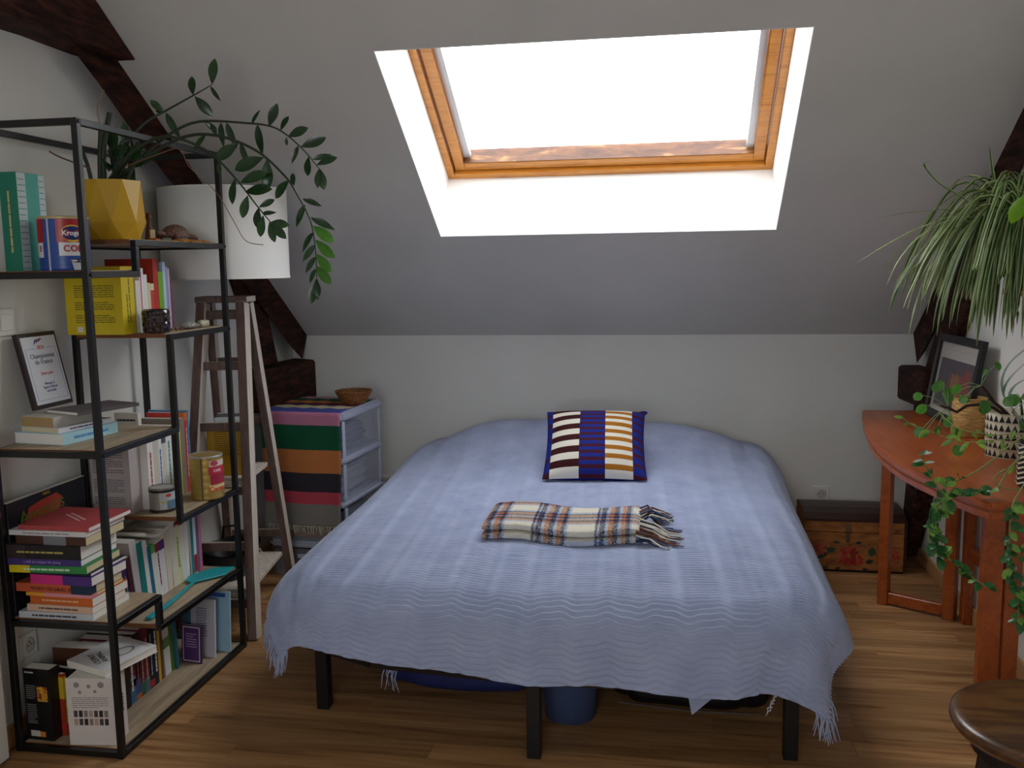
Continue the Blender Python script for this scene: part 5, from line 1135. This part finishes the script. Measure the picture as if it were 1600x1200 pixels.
# striped pot with trailing plant
SPp = (1.152, 2.985); SR, SH = .072, .135
hy = thing('trailing_plant', 'trailing green plant in a black and white chevron pot, hanging over the table edge', 'plant', (SPp[0], SPp[1], TZ+.0005))
potbody(hy, SR, SH, bk_, .99); soil(hy, SR-.009, SH-.02)
b = MB()
for k in range(10):
    for s_ in (-1, 1):
        z0 = .004+.016*k
        for i in range(12):
            a0 = -pi+2*pi*i/12; 
            if (i % 2 == 0) != (s_ > 0): continue
            a1 = a0+2*pi/12; za, zb_2 = z0, z0+.014*(1)
            if s_ < 0: za, zb_2 = zb_2, za
            p = []
            for (a, z) in ((a0, za), ((a0+a1)/2, (za+zb_2)/2), (a1, zb_2)): p += [((SR+.0007)*cos(a), (SR+.0007)*sin(a), min(z, SH-.003)), ((SR+.0007)*cos(a), (SR+.0007)*sin(a), min(z+.006, SH-.001))]
            b.add(p, [(0, 2, 3, 1), (2, 4, 5, 3)])
b.build('chevron_pattern', crm_, hy, recalc=False)
G_hoy = green('trailing_green', '#1f4a26', '#3d7236', .28, 60, .1); G_hol = green('pale_green', '#5f8a3a', '#7fae4a', .35, 60, .2)
Lh = leafmesh('leaf', .036, .022, G_hoy, 'oval', .25); Lh2 = leafmesh('leaf', .033, .021, G_hol, 'oval', .2)
vstem = mat('#7a8a4a', .6)
vines = [
 ([(1.13, 2.97, .98), (1.10, 2.93, 1.03), (1.03, 2.90, 1.0), (.985, 2.93, .94), (.94, 2.95, .895), (.872, 2.93, .868), (.835, 2.87, .865), (.812, 2.83, .83), (.80, 2.83, .75), (.825, 2.83, .68), (.87, 2.82, .64), (.92, 2.82, .60), (.955, 2.81, .58)], .0026, 9, 44),
 ([(1.13, 2.96, .98), (1.08, 2.90, .99), (1.01, 2.86, .93), (.965, 2.83, .875), (.915, 2.82, .868), (.865, 2.80, .868), (.82, 2.80, .84), (.79, 2.81, .79), (.785, 2.82, .72), (.82, 2.82, .66)], .0024, 3, 46),
 ([(1.14, 2.95, .98), (1.09, 2.87, .95), (1.02, 2.80, .875), (.985, 2.745, .85), (.975, 2.73, .76), (.985, 2.74, .69), (1.0, 2.75, .62), (1.02, 2.76, .54), (1.03, 2.77, .49)], .0024, 5, 40),
 ([(1.16, 2.94, .98), (1.12, 2.85, .93), (1.08, 2.74, .87), (1.06, 2.73, .78), (1.035, 2.74, .70), (1.05, 2.75, .62), (1.06, 2.76, .53)], .0022, 4, 34),
 ([(.82, 2.83, .86), (.79, 2.83, .90), (.765, 2.83, .95), (.750, 2.83, .985)], .002, 2, 9),
 ([(1.0, 2.86, .93), (.97, 2.86, .90), (1.0, 2.85, .872), (1.05, 2.86, .873)], .002, 9, 0),
]
def polyline(pts, t):
    pts = [Vector(p) for p in pts]; L = [0]
    for a, c in zip(pts[:-1], pts[1:]): L.append(L[-1]+(c-a).length)
    s = t*L[-1]
    for i in range(len(pts)-1):
        if s <= L[i+1]+1e-9: f = (s-L[i])/(L[i+1]-L[i]); return pts[i].lerp(pts[i+1], f), (pts[i+1]-pts[i]).normalized()
    return pts[-1], (pts[-1]-pts[-2]).normalized()
def smooth(pts, k=6):
    P = [Vector(p) for p in pts]; out = []
    for i in range(len(P)-1):
        p0, p1, p2, p3 = P[max(i-1, 0)], P[i], P[i+1], P[min(i+2, len(P)-1)]
        for j in range(k):
            t = j/k; out.append(.5*((2*p1)+(-p0+p2)*t+(2*p0-5*p1+4*p2-p3)*t*t+(-p0+3*p1-3*p2+p3)*t**3))
    return out+[P[-1]]
rn = random.Random(77)
for pts, r, seed, nl in vines:
    sp_ = smooth(pts); stem(hy, sp_, r, vstem, 'vine', 6)
    t_start = .0 if len(pts) < 5 else (.40 if len(pts) > 10 else .42)
    for i in range(nl):
        t = t_start+(1-t_start)*(i+.5)/nl; p, d = polyline(sp_, t); side_ = Vector((rn.uniform(-1, 1), rn.uniform(-1.1, .3), rn.uniform(-.5, .6))).normalized()
        dd_ = (side_+d*.5).normalized(); nr = Vector((rn.uniform(-.6, .6), -.7, .8)); s_ = rn.uniform(.65, 1.25)
        if p.z < .90 and p.x > .84 and p.z > .84 and p.y > 2.79: dd_.z = abs(dd_.z)*.6+.15
        put(Lh2 if rn.random() < .22 else Lh, hy, W2L(hy, p), dd_, nr, s_)
Lsm = leafmesh('leaf', .030, .012, mat('#9fb0a0', .4), 'oval', .1)
for p, d in (((.757, 2.83, .975), (1, -.2, .4)), ((.76, 2.83, .96), (-1, -.1, -.2)), ((.765, 2.83, .95), (1, 0, .2))): put(Lsm, hy, W2L(hy, p), d, (0, -.5, 1))
# grass-like thin plant between pots (strap leaves) with pods on strings
st_p = thing('string_plant', 'thin arching vine with small pale green leaves spreading left over the table', 'plant', (1.19, 3.16, TZ+.0005))
b = MB(); b.lathe([(.040, 0), (.046, .005), (.050, .075), (.047, .078), (.045, .07), (.042, .012), (.002, .010)], 28); b.build('pot', mat('#22231f', .5), st_p); soil(st_p, .043, .066)
G_pod = green('pod_green', '#6f9a3a', '#94bf52', .35, 60, .3); Lp = leafmesh('leaf', .034, .012, G_pod, 'lance', .1)
for pts, n_ in (([(1.19, 3.14, .92), (1.17, 3.05, .985), (1.10, 3.0, 1.0), (1.0, 3.02, .985), (.93, 3.05, .975), (.85, 3.08, 1.0), (.79, 3.1, 1.02), (.765, 3.12, 1.045)], 15), ([(1.18, 3.15, .92), (1.13, 3.1, .99), (1.05, 3.12, .985), (.97, 3.2, .99), (.93, 3.3, 1.03)], 7), ([(1.19, 3.13, .92), (1.14, 3.02, .97), (1.07, 2.97, .93), (1.02, 2.96, .90)], 3)):
    sp_ = smooth(pts); stem(st_p, sp_, .0016, vstem, 'vine', 5)
    for i in range(n_):
        p, d = polyline(sp_, .4+.6*(i+.5)/n_ if n_ > 5 else (i+.5)/n_); put(Lp, st_p, W2L(st_p, p), (rn.uniform(-1, .3), rn.uniform(-.6, .6), rn.uniform(-1, .6)), (rn.uniform(-.5, .5), -1, .3), rn.uniform(.8, 1.3))
# strap leaves (pale arching blades)
def blade(parent, pts, w, mats, name='leaf', twist=0, edge=.25):
    P = smooth(pts, 4); n = len(P); b = MB(); vs = []
    for i, p in enumerate(P):
        d = (P[min(i+1, n-1)]-P[max(i-1, 0)]).normalized(); side_ = d.cross(Vector((0, 0, 1)))
        if side_.length < .05: side_ = Vector((1, 0, 0))
        side_.normalize()
        if twist: side_ = Matrix.Rotation(twist, 3, d) @ side_
        t = i/(n-1); ww = w*min(1, 5*(1-t)+.05)*min(1, .6+2*t); upv = side_.cross(d)*ww*.18
        q = W2L(parent, p); vs += [q-side_*ww/2+upv, q-side_*ww*(.5-edge), q+side_*ww*(.5-edge), q+side_*ww/2+upv]
    for i in range(n-1):
        for k in range(3): b.f.append([4*i+k, 4*i+k+1, 4*i+k+5, 4*i+k+4]); b.m.append(0 if k == 1 else 1); b.sm.append(True)
    b.v = [tuple(v) for v in vs]; return b.build(name, mats, parent, recalc=False)
gs = [green('strap_green', '#5a7a62', '#7d9a84', .3, 20), mat('#8fa39a', .3)]
sg = thing('strap_plant', 'grey-green strap-leaved plant arching up at the right edge above the table', 'plant', (1.245, 3.245, TZ+.0005))
b = MB(); b.lathe([(.034, 0), (.038, .004), (.042, .08), (.039, .083), (.037, .075), (.034, .012), (.002, .01)], 24); b.build('pot', mat('#3a2a22', .6), sg); soil(sg, .035, .07)
for tip in ([(1.24, 3.24, .92), (1.17, 3.30, 1.03), (1.145, 3.35, 1.10), (1.165, 3.35, 1.19), (1.235, 3.3, 1.27), (1.29, 3.2, 1.29)], [(1.24, 3.24, .92), (1.175, 3.30, 1.03), (1.15, 3.35, 1.09), (1.19, 3.35, 1.165), (1.24, 3.28, 1.23), (1.295, 3.15, 1.25)], [(1.245, 3.24, .92), (1.18, 3.29, 1.02), (1.16, 3.32, 1.08), (1.19, 3.32, 1.13), (1.24, 3.25, 1.165), (1.295, 3.15, 1.165)], [(1.245, 3.24, .92), (1.19, 3.3, 1.0), (1.17, 3.3, 1.04), (1.20, 3.2, 1.09), (1.25, 3.1, 1.09)]): blade(sg, tip, .010, gs, twist=.6)

# ------------------------------------------------------------------ wall shelf with spider plant
ws = thing('wall_shelf', 'light wooden wall shelf under the spider plant at the right edge', 'shelf', (1.25, 3.2, 1.43))
MB().box(-.035, .0645, -.75, .40, -.012, .010).build('board', wood('pine_shelf', ['#b98548', '#cf9c5e', '#dbad72'], 4, .5, 12, 1, .05), ws, bevel=.003)
for y in (-.5, .25):
    b = MB(); b.prism([(.0645, -.012), (.0645, -.10), (.052, -.10), (-.01, -.012)], 1, y-.008, y+.008); b.build('bracket', mat('#8a8a86', .4, .6), ws)
sd = thing('spider_plant', 'large spider plant with long variegated blades cascading from the wall shelf', 'plant', (1.235, 3.40, 1.4405))
potbody(sd, .074, .125, mat('#5a2f1e', .7), .8); soil(sd, .066, .11)
G_sp1 = green('blade_green', '#2c4a22', '#47702f', .4, 12, .2); G_sp2 = green('blade_margin', '#8fa066', '#b3bf8c', .4, 12, .2)
rn = random.Random(5)
for i in range(180):
    a = radians(rn.gauss(205, 68)); el = radians(rn.uniform(12, 80)); reach = rn.uniform(.08, .36) if i % 3 else rn.uniform(.22, .50); drop = rn.uniform(.06, .30)
    if i % 3 == 0: drop = rn.uniform(.02, .22)
    dx, dy = cos(a), sin(a)
    if dx > .15: dx = -rn.uniform(0, .5)
    c0 = Vector((1.225+rn.uniform(-.04, .03), 3.40+rn.uniform(-.07, .07), 1.55+rn.uniform(0, .03))); rise = .07+.15*sin(el)*rn.uniform(.6, 1.25)+.10*reach
    pts = [c0, c0+Vector((dx*reach*.22, dy*reach*.22, rise*.8)), c0+Vector((dx*reach*.5, dy*reach*.5, rise)), c0+Vector((dx*reach*.8, dy*reach*.8, rise*.45-drop*.25)), c0+Vector((dx*reach*.96, dy*reach*.96, -drop*.6)), c0+Vector((dx*reach*1.02, dy*reach*1.02, -drop))]
    if pts[-1].x > 1.29: continue
    blade(sd, pts, rn.uniform(.011, .018), [G_sp1, G_sp2], twist=rn.uniform(-.5, .5), edge=.24)
for pts in ([(1.22, 3.42, 1.56), (1.14, 3.42, 1.72), (1.10, 3.40, 1.82), (1.075, 3.38, 1.93)], [(1.2, 3.4, 1.56), (1.02, 3.35, 1.73), (.90, 3.3, 1.80), (.845, 3.28, 1.86), (.87, 3.28, 1.875)], [(1.2, 3.4, 1.56), (1.0, 3.35, 1.70), (.85, 3.32, 1.71), (.70, 3.3, 1.69)], [(1.2, 3.4, 1.56), (1.02, 3.36, 1.69), (.86, 3.32, 1.66), (.74, 3.3, 1.60), (.645, 3.3, 1.54)], [(1.2, 3.4, 1.56), (1.0, 3.36, 1.68), (.87, 3.32, 1.64), (.79, 3.3, 1.56), (.745, 3.3, 1.465)], [(1.2, 3.4, 1.56), (1.04, 3.34, 1.69), (.93, 3.3, 1.62), (.87, 3.28, 1.50), (.85, 3.28, 1.36)]):
    blade(sd, pts, .013, [G_sp1, G_sp2], edge=.24)
po = thing('potted_pothos', 'small plant whose bright lime leaf hangs at the right edge beside the spider plant', 'plant', (1.25, 2.86, 1.4405))
potbody(po, .05, .09, mat('#d8d4cc', .5), .85); soil(po, .042, .078)
G_lime = green('lime_leaf', '#7fc41e', '#9ad62c', .3, 20, .45); Lb = leafmesh('leaf', .085, .042, G_lime, 'spoon', .15)
for pts, d in (([(1.25, 2.86, 1.52), (1.18, 2.92, 1.68), (1.10, 2.98, 1.745), (1.065, 3.0, 1.74)], (-.45, .1, -1)), ([(1.25, 2.86, 1.52), (1.24, 2.84, 1.62), (1.22, 2.82, 1.68)], (.3, -.2, -.7)), ([(1.25, 2.86, 1.52), (1.2, 2.94, 1.7), (1.12, 3.02, 1.79)], (-.3, .1, .2))):
    stem(po, smooth(pts), .0016, vstem, 'leaf_stalk', 5); put(Lb, po, W2L(po, Vector(pts[-1])), d, (-.5, -1, .2), 1.1 if d[2] < -.9 else .6)
# cable on the right wall
b = MB(); b.tube(smooth([(1.31, 3.3, 1.235), (1.311, 3.5, 1.222), (1.311, 3.62, 1.215)]), .0018, 6); tag(b.build('cable', mat('#4a4038', .6)), 'thin dark cable running along the right wall under the shelf', 'cable')

# ------------------------------------------------------------------ yellow pot with ZZ plant
zz = thing('potted_zamioculcas', 'zamioculcas with long arching stems in a faceted mustard yellow pot on the shelf unit', 'plant', (-1.888, 2.945, BZ['b']))
ny = 8; b = MB(); ringv = lambda r, z, ph: [(r*cos(2*pi*(k+ph)/ny), r*sin(2*pi*(k+ph)/ny), z) for k in range(ny)]
v_ = ringv(.106, .203, .2)+ringv(.108, .062, .7)+ringv(.090, 0, .2)+ringv(.099, .203, .2)+ringv(.091, .17, .2)
f_l = []
for k in range(ny):
    k1 = (k+1) % ny; f_l += [(k, k1, ny+k), (k1, ny+k1, ny+k), (ny+k, ny+k1, 2*ny+k1), (ny+k, 2*ny+k1, 2*ny+k), (k, 3*ny+k, 3*ny+k1, k1), (3*ny+k, 4*ny+k, 4*ny+k1, 3*ny+k1)]
f_l += [tuple(range(2*ny, 3*ny))[::-1]]
b.add(v_, f_l); b.build('pot', mat('#c99c14', .42), zz); soil(zz, .090, .175)
G_zz = green('zz_green', '#17301a', '#2a4c24', .25, 25, .08); G_zy = green('zz_young', '#2f5c18', '#487c22', .3, 25, .3); st_g = mat('#26331f', .5)
Lz = leafmesh('leaf', .082, .033, G_zz, 'spoon', .12, 8); Lzs = leafmesh('leaf', .075, .021, G_zz, 'lance', .2, 8); Lzy = leafmesh('leaf', .082, .033, G_zy, 'spoon', .1, 8)
def Z(x, z, y=2.95): return (x, y, z)
zst = [
 [Z(-1.88, 1.86), Z(-1.84, 1.96), Z(-1.77, 2.05, 2.98), Z(-1.698, 2.094, 3.0), Z(-1.59, 2.142, 3.0), Z(-1.519, 2.174, 3.0)],
 [Z(-1.87, 1.86), Z(-1.76, 1.94), Z(-1.657, 2.009), Z(-1.55, 2.046), Z(-1.39, 2.036), Z(-1.278, 2.015), Z(-1.192, 1.95), Z(-1.128, 1.875)],
 [Z(-1.86, 1.86, 2.93), Z(-1.74, 1.92, 2.9), Z(-1.584, 1.989, 2.9), Z(-1.459, 1.99, 2.9), Z(-1.327, 1.938, 2.9), Z(-1.231, 1.853, 2.9), Z(-1.19, 1.79, 2.9), Z(-1.149, 1.706, 2.9), Z(-1.136, 1.612, 2.9), Z(-1.136, 1.52, 2.9)],
 [Z(-1.86, 1.86, 2.9), Z(-1.74, 1.945, 2.86), Z(-1.61, 1.985, 2.84), Z(-1.473, 1.937, 2.84), Z(-1.377, 1.847, 2.84), Z(-1.303, 1.752, 2.84), Z(-1.26, 1.70, 2.84)],
]
for k, p in enumerate(zst): stem(zz, smooth(p), [.0065-.0048*i/(len(smooth(p))-1) for i in range(len(smooth(p)))], st_g, 'stem', 8)
def zl(p, d, s=1, me=Lz, n=(0, -1, .3)): put(me, zz, W2L(zz, p), d, n, s)
# explicit leaves: (x, z, dir_x, dir_z, scale, kind)
LL = [(-1.519, 2.174, .25, 1, 1.05, 0, 3.0), (-1.525, 2.17, .45, -1, .75, 1, 3.0), (-1.59, 2.142, -.15, 1, .85, 0, 3.0), (-1.585, 2.14, .75, -.9, 1.05, 0, 3.0), (-1.70, 2.09, -.5, .5, .75, 0, 3.0), (-1.695, 2.09, .5, -1, 1.3, 1, 3.0), (-1.70, 2.09, -.6, .2, .5, 0, 3.0)]
LL += [(-1.14, 1.89, .6, .25, .9, 0, 2.95), (-1.13, 1.88, -.1, -1, .8, 0, 2.95), (-1.13, 1.88, .25, -1, .9, 0, 2.95), (-1.165, 1.92, -.3, -1, .85, 0, 2.95), (-1.155, 1.91, 1, .25, .9, 1, 2.95), (-1.192, 1.95, 1, .35, 1.1, 0, 2.95), (-1.2, 1.955, -.4, -1, .85, 1, 2.95), (-1.235, 1.985, 1, .35, .95, 0, 2.95), (-1.24, 1.985, -.15, -1, .35, 0, 2.95), (-1.26, 2.005, .4, .9, .7, 0, 2.95), (-1.30, 2.02, .55, 1, 1.0, 0, 2.95), (-1.36, 2.03, .5, 1, .75, 1, 2.95), (-1.34, 2.03, -.0, -1, 1.35, 1, 2.95), (-1.45, 2.04, .3, -1, 1.2, 1, 2.95), (-1.47, 2.04, .1, -1, 1.1, 1, 2.95), (-1.53, 2.045, .7, -.5, .6, 0, 2.95)]
LL += [(-1.137, 1.51, -.25, -1, .95, 0, 2.9), (-1.137, 1.515, .15, -1, .75, 0, 2.9), (-1.136, 1.52, -.05, -1, 1.0, 1, 2.9), (-1.137, 1.55, -.75, -1, .85, 1, 2.9), (-1.137, 1.56, .75, -.85, 1.0, 2, 2.9), (-1.136, 1.59, -.75, -1, .9, 1, 2.9), (-1.136, 1.60, .8, -.9, 1.0, 2, 2.9), (-1.136, 1.63, -.75, -.9, 1.0, 1, 2.9), (-1.136, 1.645, .9, -.85, 1.1, 2, 2.9), (-1.14, 1.67, -.7, -.95, 1.05, 1, 2.9), (-1.142, 1.69, 1, -.75, 1.1, 2, 2.9), (-1.15, 1.72, 1, -.55, 1.2, 1, 2.9), (-1.165, 1.76, -.55, -1, 1.1, 1, 2.9), (-1.175, 1.78, 1, -.4, .9, 1, 2.9), (-1.20, 1.82, -.2, .7, .6, 0, 2.9), (-1.215, 1.84, -1, -.8, 1.1, 0, 2.9), (-1.29, 1.91, .0, -1, 1.2, 0, 2.9), (-1.30, 1.915, -1, -.35, 1.35, 0, 2.9), (-1.38, 1.965, .3, -1, 1.1, 1, 2.9), (-1.385, 1.965, -.9, -.6, 1.2, 0, 2.9), (-1.50, 1.995, -.6, -.6, .95, 1, 2.9), (-1.46, 1.99, -.5, .9, .7, 1, 2.9)]
LL += [(-1.265, 1.705, .2, -1, .85, 0, 2.84), (-1.26, 1.70, .7, -.7, .9, 0, 2.84), (-1.262, 1.702, .9, -.15, .85, 0, 2.84), (-1.285, 1.725, -.3, -1, .9, 0, 2.84), (-1.30, 1.75, -.3, -1, .9, 0, 2.84), (-1.29, 1.73, 1, .05, .7, 1, 2.84), (-1.335, 1.79, -.35, -1, .95, 0, 2.84), (-1.345, 1.80, 1, .1, 1.25, 0, 2.84), (-1.375, 1.845, -.3, -1, 1.05, 0, 2.84), (-1.36, 1.83, 1, .35, 1.2, 0, 2.84), (-1.43, 1.90, -.1, -1, .5, 0, 2.84), (-1.30, 1.75, 1, .5, .7, 0, 2.84)]
rn = random.Random(14)
for (x, z, dx, dz, s, kd, yy) in LL: zl((x, yy, z), (dx, rn.uniform(-.3, .3), dz), s, (Lz, Lzs, Lzy)[kd], (rn.uniform(-.3, .3), -1, rn.uniform(-.1, .5)))
# thick cut stalks and inner foliage at the pot
for (x0, x1, z1, y1, r) in ((-1.95, -1.965, 1.99, 2.9, .007), (-1.92, -1.895, 2.045, 2.93, .009), (-1.905, -1.88, 2.09, 2.96, .009), (-1.87, -1.85, 1.96, 2.9, .007), (-1.845, -1.79, 1.99, 2.98, .007), (-1.83, -1.76, 1.95, 2.93, .007)):
    stem(zz, smooth([((x0), 2.94, 1.84), ((x0+x1)/2-.006, 2.94, (1.84+z1)/2), (x1, y1, z1)]), r, st_g, 'cut_stalk', 8)
for i in range(16):
    zl((-1.88+rn.uniform(-.05, .1), 2.94+rn.uniform(-.05, .05), 1.90+rn.uniform(0, .09)), (rn.uniform(-.2, 1), rn.uniform(-.5, .5), rn.uniform(-.3, .8)), rn.uniform(.9, 1.5), Lz if i % 2 else Lzs, (rn.uniform(-1, 1), -1, rn.uniform(-.5, 1)))
stem(zz, smooth([(-1.80, 2.9, 1.90), (-1.66, 2.86, 1.93), (-1.575, 2.86, 1.947), (-1.545, 2.86, 1.89), (-1.458, 2.86, 1.808), (-1.40, 2.86, 1.712), (-1.36, 2.86, 1.645), (-1.30, 2.86, 1.630)]), .0014, mat('#8a6450', .8), 'dry_root', 5)
stem(zz, smooth([(-1.90, 2.93, 2.05), (-1.905, 2.93, 2.11), (-1.875, 2.93, 2.16)]), .002, mat('#9a7660', .8), 'dry_root', 5)
stem(zz, smooth([(-1.93, 2.90, 1.90), (-1.99, 2.84, 1.93), (-2.02, 2.82, 1.95)]), .003, mat('#6a5040', .8), 'dry_root', 5)

# ------------------------------------------------------------------ round stool bottom right
so = thing('stool', 'round dark walnut stool in the bottom right corner of the photo', 'stool', (.892, 2.152, 0))
b = MB(); b.lathe([(.002, .462), (.205, .462), (.217, .468), (.2235, .480), (.222, .492), (.212, .499), (.195, .500), (.002, .4995)], 64, capb=False, capt=False); b.build('seat', M_stool, so)
b = MB(); b.lathe([(.175, .415), (.178, .4615), (.002, .4615), (.002, .415), (.175, .415)], 48, capb=False, capt=False); b.build('apron_ring', mat('#1c100b', .5), so)
for k in range(4):
    a = pi/4+pi/2*k+.25; b = MB(); b.bar((.135*cos(a), .135*sin(a), .414), (.185*cos(a), .185*sin(a), 0), .036, .036, up=(cos(a), sin(a), 0), w2=.026, h2=.026); b.build('leg', mat('#1c100b', .5), so, bevel=.004)
for k in range(4):
    a = pi/4+pi/2*k+.25; a2 = a+pi/2; b = MB(); b.tube([(.160*cos(a), .160*sin(a), .20), (.160*cos(a2), .160*sin(a2), .20)], .010, 8); b.build('stretcher', mat('#1c100b', .5), so)
